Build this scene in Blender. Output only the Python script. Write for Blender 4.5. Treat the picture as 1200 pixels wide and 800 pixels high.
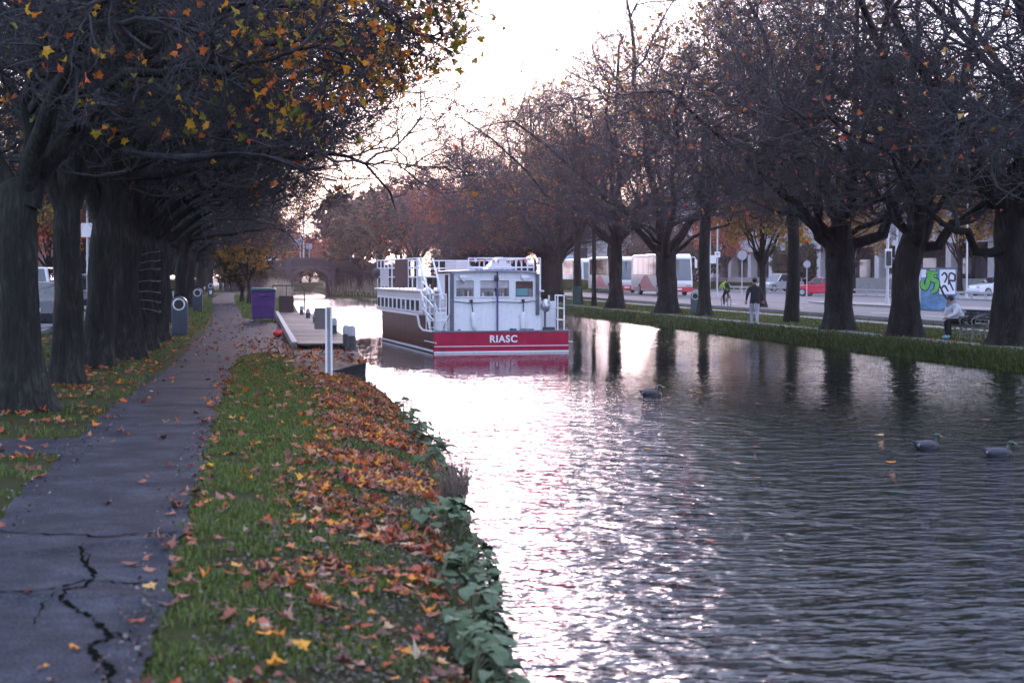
import bpy, bmesh, math, random
import numpy as np
from mathutils import Vector, Matrix

random.seed(7)
RNG = np.random.default_rng(11)
sc = bpy.context.scene
R = math.radians
for o in list(bpy.data.objects):
    bpy.data.objects.remove(o)

# ------------------------------------------------------------------ camera
F = 55.0 / 36.0 * 1200.0
YAW = math.atan(300.0 / F)
PITCH = math.atan(78.0 / F)
EYE = Vector((0.0, 0.0, 1.7))
cam_data = bpy.data.cameras.new('camera')
cam = bpy.data.objects.new('camera', cam_data)
sc.collection.objects.link(cam)
cam.location = EYE
cam.rotation_euler = (math.pi / 2 - PITCH, 0.0, -YAW)
cam_data.lens = 55.0
cam_data.sensor_width = 36.0
cam_data.clip_start = 0.2
cam_data.clip_end = 6000.0
cam_data.dof.use_dof = True
cam_data.dof.focus_distance = 48.0
cam_data.dof.aperture_fstop = 3.2
sc.camera = cam

# ------------------------------------------------------------------ sky, sun, exposure
SUN_AZ = math.atan((545.0 - 300.0) / F)      # to the right of +Y
SUN_EL = R(8.0)
world = bpy.data.worlds.new('World')
sc.world = world
world.use_nodes = True
wn = world.node_tree
wn.nodes.clear()
w_out = wn.nodes.new('ShaderNodeOutputWorld')
w_bg = wn.nodes.new('ShaderNodeBackground')
w_sky = wn.nodes.new('ShaderNodeTexSky')
w_sky.sky_type = 'NISHITA'
w_sky.sun_disc = False
w_sky.sun_elevation = SUN_EL
w_sky.sun_rotation = SUN_AZ
w_sky.altitude = 10.0
w_sky.air_density = 1.0
w_sky.dust_density = 2.0
w_sky.ozone_density = 2.2
# thin high overcast drawn over the clear sky
w_cl = wn.nodes.new('ShaderNodeTexNoise')
w_cl.inputs['Scale'].default_value = 2.2
w_cl.inputs['Detail'].default_value = 5.0
w_tc = wn.nodes.new('ShaderNodeTexCoord')
wn.links.new(w_tc.outputs['Generated'], w_cl.inputs['Vector'])
w_cr = wn.nodes.new('ShaderNodeValToRGB')
w_cr.color_ramp.elements[0].position = 0.3
w_cr.color_ramp.elements[0].color = (1.85, 2.35, 3.65, 1.0)
w_cr.color_ramp.elements[1].position = 0.72
w_cr.color_ramp.elements[1].color = (2.75, 3.05, 4.2, 1.0)
wn.links.new(w_cl.outputs['Fac'], w_cr.inputs[0])
w_mix = wn.nodes.new('ShaderNodeMix')
w_mix.data_type = 'RGBA'
w_mix.blend_type = 'MIX'
w_mix.inputs[0].default_value = 0.83
w_tint = wn.nodes.new('ShaderNodeMix')
w_tint.data_type = 'RGBA'
w_tint.blend_type = 'MULTIPLY'
w_tint.inputs[0].default_value = 1.0
w_tint.inputs[7].default_value = (0.92, 0.82, 1.10, 1.0)
wn.links.new(w_sky.outputs[0], w_tint.inputs[6])
wn.links.new(w_tint.outputs[2], w_mix.inputs[6])
wn.links.new(w_cr.outputs[0], w_mix.inputs[7])
wn.links.new(w_mix.outputs[2], w_bg.inputs[0])
w_bg.inputs[1].default_value = 0.15
wn.links.new(w_bg.outputs[0], w_out.inputs[0])

sun_data = bpy.data.lights.new('sun', 'SUN')
sun_data.energy = 0.6
sun_data.angle = R(14.0)
sun_data.color = (1.0, 0.74, 0.79)
sun = bpy.data.objects.new('sun', sun_data)
sc.collection.objects.link(sun)
sun_dir = Vector((math.sin(SUN_AZ) * math.cos(SUN_EL), math.cos(SUN_AZ) * math.cos(SUN_EL), math.sin(SUN_EL)))
sun.rotation_euler = sun_dir.to_track_quat('Z', 'Y').to_euler()
sun.location = (20, 60, 40)

sc.view_settings.view_transform = 'Standard'
sc.view_settings.look = 'None'
sc.view_settings.gamma = 1.0
sc.view_settings.exposure = 2.38
sc.view_settings.use_curve_mapping = False
sc.render.engine = 'CYCLES'
cy = sc.cycles
cy.use_denoising = True
cy.max_bounces = 4
cy.diffuse_bounces = 2
cy.use_adaptive_sampling = True
cy.adaptive_threshold = 0.02
cy.glossy_bounces = 3
cy.transmission_bounces = 4
cy.transparent_max_bounces = 6
cy.volume_bounces = 0
cy.sample_clamp_indirect = 6.0
cy.caustics_reflective = False
cy.caustics_refractive = False

# ------------------------------------------------------------------ measuring: where a sight line meets the real ground
_f = Vector((math.sin(YAW) * math.cos(PITCH), math.cos(YAW) * math.cos(PITCH), -math.sin(PITCH)))
_r = Vector((math.cos(YAW), -math.sin(YAW), 0.0))
_u = _r.cross(_f)
def ray(px, py):
    return (_f * F + _r * (px - 600.0) + _u * (400.0 - py)).normalized()
def at(px, py, z=0.0):
    d = ray(px, py)
    return EYE + d * ((z - EYE.z) / d.z)
def atY(px, py, Y):
    d = ray(px, py)
    return EYE + d * ((Y - EYE.y) / d.y)
def atX(px, py, X):
    d = ray(px, py)
    return EYE + d * ((X - EYE.x) / d.x)

WATER_Z = -0.6
RIGHT_Z = -0.22

# ------------------------------------------------------------------ object helpers
COL = sc.collection
def tag(o, label=None, cat=None, group=None, kind=None):
    if label: o['label'] = label
    if cat: o['category'] = cat
    if group: o['group'] = group
    if kind: o['kind'] = kind
    return o
def empty(name, loc, rz=0.0, label=None, cat=None, group=None):
    o = bpy.data.objects.new(name, None)
    COL.objects.link(o)
    o.location = loc
    o.rotation_euler = (0, 0, rz)
    o.empty_display_size = 0.2
    return tag(o, label, cat, group)
def link_mesh(name, me, parent=None, loc=None, rz=None):
    o = bpy.data.objects.new(name, me)
    COL.objects.link(o)
    if parent is not None: o.parent = parent
    if loc is not None: o.location = loc
    if rz is not None: o.rotation_euler = (0, 0, rz)
    return o
_kids = {}
def copy_tree(o, parent=None):
    c = o.copy()
    COL.objects.link(c)
    c.parent = parent
    for ch in [x for x in o.children]:
        copy_tree(ch, c)
    return c

def fast_mesh(name, verts, faces_list, mat, smooth=True):
    """verts (n,3) array; faces_list: list of integer arrays (f,k)."""
    me = bpy.data.meshes.new(name)
    verts = np.asarray(verts, dtype=np.float32)
    me.vertices.add(len(verts))
    me.vertices.foreach_set('co', verts.ravel())
    loops = np.concatenate([np.asarray(f).ravel() for f in faces_list]).astype(np.int32)
    tot = np.concatenate([np.full(len(f), np.asarray(f).shape[1]) for f in faces_list]).astype(np.int32)
    start = np.concatenate(([0], np.cumsum(tot)[:-1])).astype(np.int32)
    me.loops.add(len(loops))
    me.loops.foreach_set('vertex_index', loops)
    me.polygons.add(len(tot))
    me.polygons.foreach_set('loop_start', start)
    me.polygons.foreach_set('loop_total', tot)
    me.polygons.foreach_set('use_smooth', np.full(len(tot), smooth, dtype=bool))
    me.update(calc_edges=True)
    if mat is not None: me.materials.append(mat)
    return me

class MB:
    """collects shapes for ONE mesh"""
    def __init__(self):
        self.v = []; self.f = []
    def add(self, vs, fs, M=None):
        b = len(self.v)
        for p in vs:
            p = Vector(p)
            if M is not None: p = M @ p
            self.v.append(p)
        self.f += [tuple(i + b for i in f) for f in fs]
        return self
    def box(self, c, s, rz=0.0, M=None, taper=None):
        hx, hy, hz = s[0] / 2, s[1] / 2, s[2] / 2
        t = taper or (1, 1)
        vs = [(-hx, -hy, -hz), (hx, -hy, -hz), (hx, hy, -hz), (-hx, hy, -hz),
              (-hx * t[0], -hy * t[1], hz), (hx * t[0], -hy * t[1], hz), (hx * t[0], hy * t[1], hz), (-hx * t[0], hy * t[1], hz)]
        m = Matrix.Translation(c) @ Matrix.Rotation(rz, 4, 'Z')
        if M is not None: m = M @ m
        return self.add(vs, [(0, 3, 2, 1), (4, 5, 6, 7), (0, 1, 5, 4), (1, 2, 6, 5), (2, 3, 7, 6), (3, 0, 4, 7)], m)
    def prism(self, poly, depth, axis='Y', off=0.0, M=None):
        """poly: 2D points; extruded along axis from off to off+depth. axis Y: poly is (x,z); X: (y,z); Z: (x,y)"""
        n = len(poly)
        def mk(p, d):
            if axis == 'Y': return (p[0], d, p[1])
            if axis == 'X': return (d, p[0], p[1])
            return (p[0], p[1], d)
        vs = [mk(p, off) for p in poly] + [mk(p, off + depth) for p in poly]
        fs = [tuple(range(n)), tuple(range(2 * n - 1, n - 1, -1))]
        fs += [(i, i + n, (i + 1) % n + n, (i + 1) % n) for i in range(n)]
        return self.add(vs, fs, M)
    def tube(self, pts, rad, n=8, cap=True, M=None):
        pts = [Vector(p) for p in pts]
        k = len(pts)
        if not hasattr(rad, '__len__'): rad = [rad] * k
        ref = None
        rings = []
        for i in range(k):
            d = (pts[min(i + 1, k - 1)] - pts[max(i - 1, 0)])
            if d.length < 1e-9: d = Vector((0, 0, 1))
            d.normalize()
            if ref is None:
                a = Vector((0, 0, 1)) if abs(d.z) < 0.9 else Vector((1, 0, 0))
                ref = d.cross(a).normalized()
            ref = (ref - d * ref.dot(d)).normalized()
            b = d.cross(ref)
            rings.append([pts[i] + (ref * math.cos(2 * math.pi * j / n) + b * math.sin(2 * math.pi * j / n)) * rad[i] for j in range(n)])
        vs = [p for r_ in rings for p in r_]
        fs = [(i * n + j, i * n + (j + 1) % n, (i + 1) * n + (j + 1) % n, (i + 1) * n + j) for i in range(k - 1) for j in range(n)]
        if cap:
            fs += [tuple(range(n - 1, -1, -1)), tuple((k - 1) * n + j for j in range(n))]
        return self.add(vs, fs, M)
    def cyl(self, p0, p1, r0, r1=None, n=12, M=None):
        return self.tube([p0, p1], [r0, r0 if r1 is None else r1], n, True, M)
    def lathe(self, prof, n=16, M=None):
        k = len(prof)
        vs = [(r * math.cos(2 * math.pi * j / n), r * math.sin(2 * math.pi * j / n), z) for r, z in prof for j in range(n)]
        fs = [(i * n + j, i * n + (j + 1) % n, (i + 1) * n + (j + 1) % n, (i + 1) * n + j) for i in range(k - 1) for j in range(n)]
        fs += [tuple(range(n - 1, -1, -1)), tuple((k - 1) * n + j for j in range(n))]
        return self.add(vs, fs, M)
    def ball(self, c, r, nu=12, nv=8, M=None):
        if not hasattr(r, '__len__'): r = (r, r, r)
        vs = []; fs = []
        for i in range(nv + 1):
            t = math.pi * (i + 0.0) / nv
            t = min(max(t, 0.02), math.pi - 0.02)
            for j in range(nu):
                a = 2 * math.pi * j / nu
                vs.append((c[0] + r[0] * math.sin(t) * math.cos(a), c[1] + r[1] * math.sin(t) * math.sin(a), c[2] - r[2] * math.cos(t)))
        for i in range(nv):
            for j in range(nu):
                fs.append((i * nu + j, i * nu + (j + 1) % nu, (i + 1) * nu + (j + 1) % nu, (i + 1) * nu + j))
        fs += [tuple(range(nu - 1, -1, -1)), tuple(nv * nu + j for j in range(nu))]
        return self.add(vs, fs, M)
    def sections(self, secs, M=None, cap=True):
        """list of rings (equal length lists of points) skinned together"""
        n = len(secs[0]); k = len(secs)
        vs = [p for s in secs for p in s]
        fs = [(i * n + j, i * n + (j + 1) % n, (i + 1) * n + (j + 1) % n, (i + 1) * n + j) for i in range(k - 1) for j in range(n)]
        if cap: fs += [tuple(range(n - 1, -1, -1)), tuple((k - 1) * n + j for j in range(n))]
        return self.add(vs, fs, M)
    def mesh(self, name, mat, smooth=False, bevel=0.0, segs=2):
        me = bpy.data.meshes.new(name)
        me.from_pydata([tuple(p) for p in self.v], [], self.f)
        bm = bmesh.new(); bm.from_mesh(me)
        bmesh.ops.recalc_face_normals(bm, faces=bm.faces)
        if bevel > 0:
            es = [e for e in bm.edges if len(e.link_faces) == 2 and e.calc_face_angle(0) > 0.5]
            bmesh.ops.bevel(bm, geom=es, offset=bevel, segments=segs, profile=0.5, affect='EDGES', clamp_overlap=True)
        bm.to_mesh(me); bm.free()
        if smooth:
            for p in me.polygons: p.use_smooth = True
        if smooth and smooth != 'all':
            try: me.set_sharp_from_angle(angle=R(38))
            except Exception: pass
        if mat is not None: me.materials.append(mat)
        return me
    def build(self, name, mat, parent=None, smooth=False, bevel=0.0, loc=None, rz=None, segs=2):
        return link_mesh(name, self.mesh(name, mat, smooth, bevel, segs), parent, loc, rz)

# ------------------------------------------------------------------ materials
def new_mat(name):
    m = bpy.data.materials.new(name); m.use_nodes = True
    nt = m.node_tree
    b = nt.nodes['Principled BSDF']
    return m, nt, b
def N(nt, t, **kw):
    n = nt.nodes.new(t)
    for k, v in kw.items(): setattr(n, k, v)
    return n
def ramp(nt, stops, interp='LINEAR'):
    n = nt.nodes.new('ShaderNodeValToRGB')
    cr = n.color_ramp; cr.interpolation = interp
    while len(cr.elements) < len(stops): cr.elements.new(0.5)
    for e, (p, c) in zip(cr.elements, stops):
        e.position = p; e.color = tuple(c) + (1,) if len(c) == 3 else c
    return n
def noise(nt, scale, detail=4, rough=0.55, coord='Object', dist=0.0, mapscale=None):
    tc = nt.nodes.new('ShaderNodeTexCoord')
    n = nt.nodes.new('ShaderNodeTexNoise')
    n.inputs['Scale'].default_value = scale; n.inputs['Detail'].default_value = detail
    n.inputs['Roughness'].default_value = rough; n.inputs['Distortion'].default_value = dist
    if mapscale:
        mp = nt.nodes.new('ShaderNodeMapping'); mp.inputs['Scale'].default_value = mapscale
        nt.links.new(tc.outputs[coord], mp.inputs[0]); nt.links.new(mp.outputs[0], n.inputs['Vector'])
    else:
        nt.links.new(tc.outputs[coord], n.inputs['Vector'])
    return n
def bump(nt, h, b, dist=0.01, strength=1.0, prev=None):
    n = nt.nodes.new('ShaderNodeBump')
    n.inputs['Distance'].default_value = dist; n.inputs['Strength'].default_value = strength
    nt.links.new(h, n.inputs['Height'])
    if prev is not None: nt.links.new(prev.outputs[0], n.inputs['Normal'])
    nt.links.new(n.outputs[0], b.inputs['Normal'])
    return n
def paint(name, col, rough=0.5, metal=0.0, var=0.12, nscale=6.0, dirt=None, bmp=0.0, coat=0.0):
    """plain surface with mottling, slight roughness change and optional dirt colour"""
    m, nt, b = new_mat(name)
    n = noise(nt, nscale, 5, 0.65)
    c0 = tuple(max(0, c * (1 - var)) for c in col); c1 = tuple(min(1, c * (1 + var)) for c in col)
    stops = [(0.25, c0), (0.75, c1)]
    if dirt: stops = [(0.18, dirt), (0.42, c0), (0.8, c1)]
    r_ = ramp(nt, stops)
    nt.links.new(n.outputs['Fac'], r_.inputs[0]); nt.links.new(r_.outputs[0], b.inputs['Base Color'])
    rr = ramp(nt, [(0.2, (rough * 1.25,) * 3), (0.8, (rough * 0.8,) * 3)])
    nt.links.new(n.outputs['Fac'], rr.inputs[0]); nt.links.new(rr.outputs[0], b.inputs['Roughness'])
    b.inputs['Metallic'].default_value = metal
    if coat: b.inputs['Coat Weight'].default_value = coat; b.inputs['Coat Roughness'].default_value = 0.08
    if bmp: bump(nt, n.outputs['Fac'], b, bmp)
    return m
def glass(name, col=(0.02, 0.025, 0.03), rough=0.04):
    m, nt, b = new_mat(name)
    b.inputs['Base Color'].default_value = tuple(col) + (1,)
    b.inputs['Roughness'].default_value = rough
    b.inputs['Specular IOR Level'].default_value = 0.8
    b.inputs['Coat Weight'].default_value = 0.3
    return m
def island_mat(name, stops, rough=0.6, trans=0.35, src='island'):
    """leaf material: the hue of each leaf differs; thin translucent"""
    m, nt, b = new_mat(name)
    if src == 'island':
        g = N(nt, 'ShaderNodeNewGeometry'); rnd = g.outputs['Random Per Island']
    else:
        g = N(nt, 'ShaderNodeObjectInfo'); rnd = g.outputs['Random']
    r_ = ramp(nt, stops)
    nt.links.new(rnd, r_.inputs[0])
    n = noise(nt, 60, 3, 0.6)
    hs = N(nt, 'ShaderNodeHueSaturation')
    mr = N(nt, 'ShaderNodeMapRange'); mr.inputs[3].default_value = 0.6; mr.inputs[4].default_value = 1.35
    nt.links.new(n.outputs['Fac'], mr.inputs[0]); nt.links.new(mr.outputs[0], hs.inputs['Value'])
    nt.links.new(r_.outputs[0], hs.inputs['Color']); nt.links.new(hs.outputs[0], b.inputs['Base Color'])
    b.inputs['Roughness'].default_value = rough
    if trans > 0:
        t = N(nt, 'ShaderNodeBsdfTranslucent'); mx = N(nt, 'ShaderNodeMixShader'); mx.inputs[0].default_value = trans
        nt.links.new(hs.outputs[0], t.inputs[0])
        nt.links.new(b.outputs[0], mx.inputs[1]); nt.links.new(t.outputs[0], mx.inputs[2])
        nt.links.new(mx.outputs[0], nt.nodes['Material Output'].inputs[0])
    return m

# bark: grey brown, furrowed up the trunk
def bark_mat(name, c0, c1, c2, furrow=22.0):
    m, nt, b = new_mat(name)
    n1 = noise(nt, 3.0, 5, 0.65, mapscale=(1, 1, 0.45))
    n2 = noise(nt, furrow, 5, 0.7, mapscale=(1, 1, 0.16), dist=0.6)
    r_ = ramp(nt, [(0.36, c0), (0.52, c1), (0.68, c2)])
    add = N(nt, 'ShaderNodeMath', operation='MULTIPLY_ADD'); add.inputs[1].default_value = 0.55; 
    sc_ = N(nt, 'ShaderNodeMath', operation='MULTIPLY'); sc_.inputs[1].default_value = 0.45
    nt.links.new(n1.outputs['Fac'], sc_.inputs[0])
    nt.links.new(n2.outputs['Fac'], add.inputs[0]); nt.links.new(sc_.outputs[0], add.inputs[2])
    nt.links.new(add.outputs[0], r_.inputs[0]); nt.links.new(r_.outputs[0], b.inputs['Base Color'])
    b.inputs['Roughness'].default_value = 0.85
    b.inputs['Specular IOR Level'].default_value = 0.25
    bp = bump(nt, n2.outputs['Fac'], b, 0.05, 1.0)
    return m
M_BARK = bark_mat('bark', (0.004, 0.0035, 0.003), (0.018, 0.0155, 0.014), (0.066, 0.058, 0.052))
M_BARK_MOSS = bark_mat('mossy_bark', (0.004, 0.0036, 0.003), (0.018, 0.017, 0.014), (0.060, 0.064, 0.048))
M_TWIG = bark_mat('twig_bark', (0.028, 0.026, 0.028), (0.062, 0.058, 0.063), (0.115, 0.108, 0.117), 30)

AUT = [(0.0, (0.42, 0.035, 0.010)), (0.25, (0.52, 0.10, 0.012)), (0.5, (0.50, 0.17, 0.02)), (0.75, (0.42, 0.24, 0.025)), (1.0, (0.13, 0.14, 0.02))]
M_LEAF_AUT = island_mat('autumn_leaf', AUT, 0.55, 0.22)
M_LEAF_RED = island_mat('red_autumn_leaf', [(0, (0.30, 0.035, 0.022)), (0.45, (0.45, 0.085, 0.030)), (0.8, (0.50, 0.16, 0.03)), (1, (0.22, 0.17, 0.03))], 0.55, 0.22)
M_LEAF_GOLD = island_mat('gold_leaf', [(0, (0.13, 0.15, 0.015)), (0.35, (0.28, 0.22, 0.015)), (0.7, (0.52, 0.24, 0.015)), (1, (0.55, 0.12, 0.012))], 0.55, 0.22)
M_LEAF_MAPLE = island_mat('maple_leaf', [(0, (0.07, 0.10, 0.012)), (0.22, (0.20, 0.19, 0.015)), (0.45, (0.55, 0.32, 0.015)), (0.75, (0.62, 0.20, 0.010)), (1, (0.52, 0.09, 0.010))], 0.5, 0.5)
M_LEAF_OLIVE = island_mat('olive_leaf', [(0, (0.022, 0.036, 0.008)), (0.5, (0.045, 0.058, 0.012)), (0.78, (0.12, 0.085, 0.016)), (1, (0.22, 0.06, 0.014))], 0.55, 0.22)
M_LEAF_DARK = island_mat('evergreen_leaf', [(0, (0.02, 0.035, 0.012)), (0.6, (0.04, 0.06, 0.02)), (1, (0.07, 0.085, 0.03))], 0.5, 0.3)
LIT = [(0.0, (0.06, 0.026, 0.018)), (0.22, (0.13, 0.042, 0.024)), (0.40, (0.36, 0.060, 0.010)), (0.56, (0.24, 0.075, 0.040)), (0.74, (0.30, 0.155, 0.105)), (0.84, (0.52, 0.13, 0.008)), (0.96, (0.56, 0.26, 0.012)), (1.0, (0.36, 0.29, 0.19))]
M_LITTER = island_mat('leaf_litter', LIT, 0.7, 0.12)
M_LITTER_OBJ = island_mat('fallen_leaf', LIT, 0.7, 0.12, src='object')

# ================================================================== THE SETTING
def smooth(a, b, x):
    t = np.clip((x - a) / (b - a), 0, 1); return t * t * (3 - 2 * t)
_YL = [-40, 0, 6, 9, 11.2, 15, 18, 22, 27, 33, 70, 130, 158, 166, 500, 3000]
_XL = [0.9, 0.95, 1.2, 1.38, 1.67, 2.05, 2.3, 2.42, 2.45, 2.27, 2.3, 3.0, 3.6, 3.9, 3.9, 3.9]
_YR = [-40, 135, 148, 156, 163, 166.5, 500, 3000]
_XR = [17.8, 17.8, 15.3, 12.6, 9.4, 7.6, 7.6, 7.6]
def XL(Y): return np.interp(Y, _YL, _XL)
def XR(Y): return np.interp(Y, _YR, _XR)
def road_z(X): return np.interp(X, [25.9, 33, 40, 48], [-0.16, -0.10, 0.0, 0.05])
def wob(x, y):
    return (np.sin(x * 2.1 + y * 1.3) + np.sin(x * 3.7 - y * 2.9 + 1) + np.sin(y * 4.1 + x * 1.1 + 2)) / 3
def ground_z(X, Y):
    X = np.asarray(X, float); Y = np.asarray(Y, float)
    xl = XL(Y); xr = XR(Y)
    e = X - xl
    zl = np.interp(e, [-1.9, -1.3, -0.8, -0.45, -0.15, 0.12, 0.6, 2.0], [0, -0.05, -0.15, -0.29, -0.5, -0.72, -1.1, -1.5])
    near = smooth(0, 1.0, e + 2.2)
    zl = zl + 0.018 * wob(X, Y) * near
    jet = smooth(33.5, 35.5, Y) * (1 - smooth(68, 70, Y))
    zj = np.interp(X, [-3, -1.2, 0.75, 0.95, 2.2, 2.6, 4.4], [0, -0.02, -0.05, -0.45, -0.5, -0.9, -1.5])
    zl = zl * (1 - jet) + zj * jet
    g = X - xr
    zr = np.interp(g, [-2.0, -0.5, -0.12, 0.15, 0.4, 0.75, 1.2], [-1.5, -1.1, -0.74, -0.42, -0.30, -0.25, -0.22]) 
    zr = zr + 0.02 * wob(X * 0.8, Y * 0.7) * smooth(-0.2, 0.2, g) * (1 - smooth(0.6, 1.2, g))
    zr = np.where(X > 25.0, np.interp(X, [25.0, 26.5, 33, 40, 48], [-0.22, -0.24, -0.18, -0.08, -0.03]), zr)
    far = smooth(150, 175, Y)
    zr = zr + far * np.where(g > 0.6, 0.35, 0.0)
    mid = (xl + xr) / 2
    return np.where(X < mid, zl, zr)

m, nt, b = new_mat('turf_and_soil')
n1 = noise(nt, 0.9, 6, 0.65); n2 = noise(nt, 14, 6, 0.75); n3 = noise(nt, 55, 3, 0.7)
rA = ramp(nt, [(0.30, (0.030, 0.022, 0.014)), (0.45, (0.036, 0.040, 0.012)), (0.62, (0.045, 0.062, 0.014)), (0.8, (0.06, 0.055, 0.025))])
mx = N(nt, 'ShaderNodeMath', operation='MULTIPLY_ADD'); mx.inputs[1].default_value = 0.5
h_ = N(nt, 'ShaderNodeMath', operation='MULTIPLY'); h_.inputs[1].default_value = 0.5
nt.links.new(n2.outputs['Fac'], h_.inputs[0]); nt.links.new(n1.outputs['Fac'], mx.inputs[0]); nt.links.new(h_.outputs[0], mx.inputs[2])
nt.links.new(mx.outputs[0], rA.inputs[0]); nt.links.new(rA.outputs[0], b.inputs['Base Color'])
b.inputs['Roughness'].default_value = 0.95; b.inputs['Specular IOR Level'].default_value = 0.1
bp = bump(nt, n3.outputs['Fac'], b, 0.03); bump(nt, n2.outputs['Fac'], b, 0.05, 1.0, bp)
M_TURF = m

cl = [-600, -300, -120, -60, -35, -22, -15, -11, -9, -7.6, -6.6, -5.8, -5, -4.4, -3.9, -3.5, -3.1, -2.8, -2.5, -2.25, -2.0, -1.8, -1.6, -1.4, -1.2, -1.05, -0.9, -0.75, -0.6, -0.47, -0.35, -0.25, -0.15, -0.06, 0.04, 0.15, 0.4, 0.9]
cr = [-0.9, -0.5, -0.25, -0.12, 0, 0.1, 0.2, 0.3, 0.42, 0.55, 0.7, 0.85, 1.0, 1.3, 1.8, 2.4, 3.0, 4, 5.5, 7, 8.7, 12, 16, 22, 30, 45, 70, 130, 300, 600]
ys = np.concatenate([np.linspace(-40, 0, 11), np.arange(0.4, 40, 0.35), np.arange(40, 75, 0.8), np.arange(76, 180, 2.0), [190, 210, 250, 320, 450, 700, 900]])
rows = []
for y in ys:
    xl, xr = float(XL(y)), float(XR(y))
    xs = np.array([xl + c for c in cl] + [xr + c for c in cr])
    rows.append(np.stack([xs, np.full_like(xs, y), ground_z(xs, y)], 1))
V = np.concatenate(rows); nc = len(cl) + len(cr)
i, j = np.meshgrid(np.arange(len(ys) - 1), np.arange(nc - 1), indexing='ij')
a = (i * nc + j).ravel()
Fq = np.stack([a, a + 1, a + nc + 1, a + nc], 1)
ground = link_mesh('ground', fast_mesh('ground', V, [Fq], M_TURF))
tag(ground, 'grassy canal banks strewn with leaves either side of the water', kind='structure')

# ---- water
m, nt, b = new_mat('canal_water')
b.inputs['Base Color'].default_value = (0.006, 0.009, 0.010, 1)
b.inputs['Roughness'].default_value = 0.02
b.inputs['IOR'].default_value = 1.33
wa = noise(nt, 2.9, 2, 0.55, mapscale=(0.75, 1.25, 1), dist=0.3)
wb = noise(nt, 11.0, 2, 0.5, mapscale=(0.6, 1.3, 1))
wl = noise(nt, 0.10, 3, 0.5, mapscale=(1.0, 0.45, 1))
tc = N(nt, 'ShaderNodeTexCoord'); sp = N(nt, 'ShaderNodeSeparateXYZ'); nt.links.new(tc.outputs['Object'], sp.inputs[0])
ydiv = N(nt, 'ShaderNodeMath', operation='MULTIPLY'); ydiv.inputs[1].default_value = 0.01; nt.links.new(sp.outputs[1], ydiv.inputs[0])
calm = ramp(nt, [(0.16, (1, 1, 1)), (0.40, (.06, .06, .06)), (0.56, (.05, .05, .05)), (0.78, (.5, .5, .5))])
nt.links.new(ydiv.outputs[0], calm.inputs[0])
breeze = N(nt, 'ShaderNodeMapRange'); breeze.inputs[1].default_value = 8; breeze.inputs[2].default_value = 16; breeze.inputs[3].default_value = 0.0; breeze.inputs[4].default_value = 0.14
nt.links.new(sp.outputs[0], breeze.inputs[0])
cb = N(nt, 'ShaderNodeMath', operation='ADD'); nt.links.new(calm.outputs[0], cb.inputs[0]); nt.links.new(breeze.outputs[0], cb.inputs[1])
patch = N(nt, 'ShaderNodeMapRange'); patch.inputs[1].default_value = 0.32; patch.inputs[2].default_value = 0.62; patch.inputs[3].default_value = 0.35; patch.inputs[4].default_value = 1.25
nt.links.new(wl.outputs['Fac'], patch.inputs[0])
st = N(nt, 'ShaderNodeMath', operation='MULTIPLY'); nt.links.new(cb.outputs[0], st.inputs[0]); nt.links.new(patch.outputs[0], st.inputs[1])
mw = N(nt, 'ShaderNodeMath', operation='MULTIPLY_ADD'); mw.inputs[1].default_value = 0.24
nt.links.new(wb.outputs['Fac'], mw.inputs[0]); nt.links.new(wa.outputs['Fac'], mw.inputs[2])
hh = N(nt, 'ShaderNodeMath', operation='MULTIPLY'); nt.links.new(mw.outputs[0], hh.inputs[0]); nt.links.new(st.outputs[0], hh.inputs[1])
wbump = bump(nt, hh.outputs[0], b, 0.12)
M_WATER = m
yy = np.array([-40, 0, 40, 80, 120, 150, 170, 400]); 
wv = []
for y in yy:
    wv += [(float(XL(y)) - 1.5 if y < 160 else 2.6, y, WATER_Z), (float(XR(y)) + 0.9, y, WATER_Z)]
wf = [(2 * k, 2 * k + 1, 2 * k + 3, 2 * k + 2) for k in range(len(yy) - 1)]
water = link_mesh('canal_water', fast_mesh('canal_water', wv, [np.array(wf)], M_WATER))
tag(water, 'rippled canal water reflecting the pale evening sky', kind='structure')

# ---- strips that lie on the ground
def asphalt(name, c0, c1, c2, sc_=3.0, grit=260, rough=0.8):
    m, nt, b = new_mat(name)
    n1 = noise(nt, sc_ * 0.5, 9, 0.78); n2 = noise(nt, grit, 2, 0.8)
    r_ = ramp(nt, [(0.40, c0), (0.5, c1), (0.60, c2)])
    ma = N(nt, 'ShaderNodeMath', operation='MULTIPLY_ADD'); ma.inputs[1].default_value = 0.5
    mb_ = N(nt, 'ShaderNodeMath', operation='MULTIPLY'); mb_.inputs[1].default_value = 0.5
    nt.links.new(n1.outputs['Fac'], mb_.inputs[0]); nt.links.new(n2.outputs['Fac'], ma.inputs[0]); nt.links.new(mb_.outputs[0], ma.inputs[2])
    nt.links.new(ma.outputs[0], r_.inputs[0]); nt.links.new(r_.outputs[0], b.inputs['Base Color'])
    b.inputs['Roughness'].default_value = rough; b.inputs['Specular IOR Level'].default_value = 0.08
    bp = bump(nt, n2.outputs['Fac'], b, 0.004)
    n3 = noise(nt, 9, 4, 0.6); bump(nt, n3.outputs['Fac'], b, 0.008, 1.0, bp)
    return m
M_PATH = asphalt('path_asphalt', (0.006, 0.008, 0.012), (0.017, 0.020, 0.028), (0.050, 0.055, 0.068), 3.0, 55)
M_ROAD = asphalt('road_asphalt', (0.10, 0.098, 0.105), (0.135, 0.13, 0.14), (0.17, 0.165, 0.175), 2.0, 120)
M_PAVE = asphalt('pale_paving', (0.16, 0.155, 0.15), (0.22, 0.215, 0.21), (0.28, 0.27, 0.265), 3.0, 90)
M_CONC = asphalt('concrete', (0.15, 0.15, 0.15), (0.22, 0.22, 0.215), (0.30, 0.29, 0.285), 4.0, 60)
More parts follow.
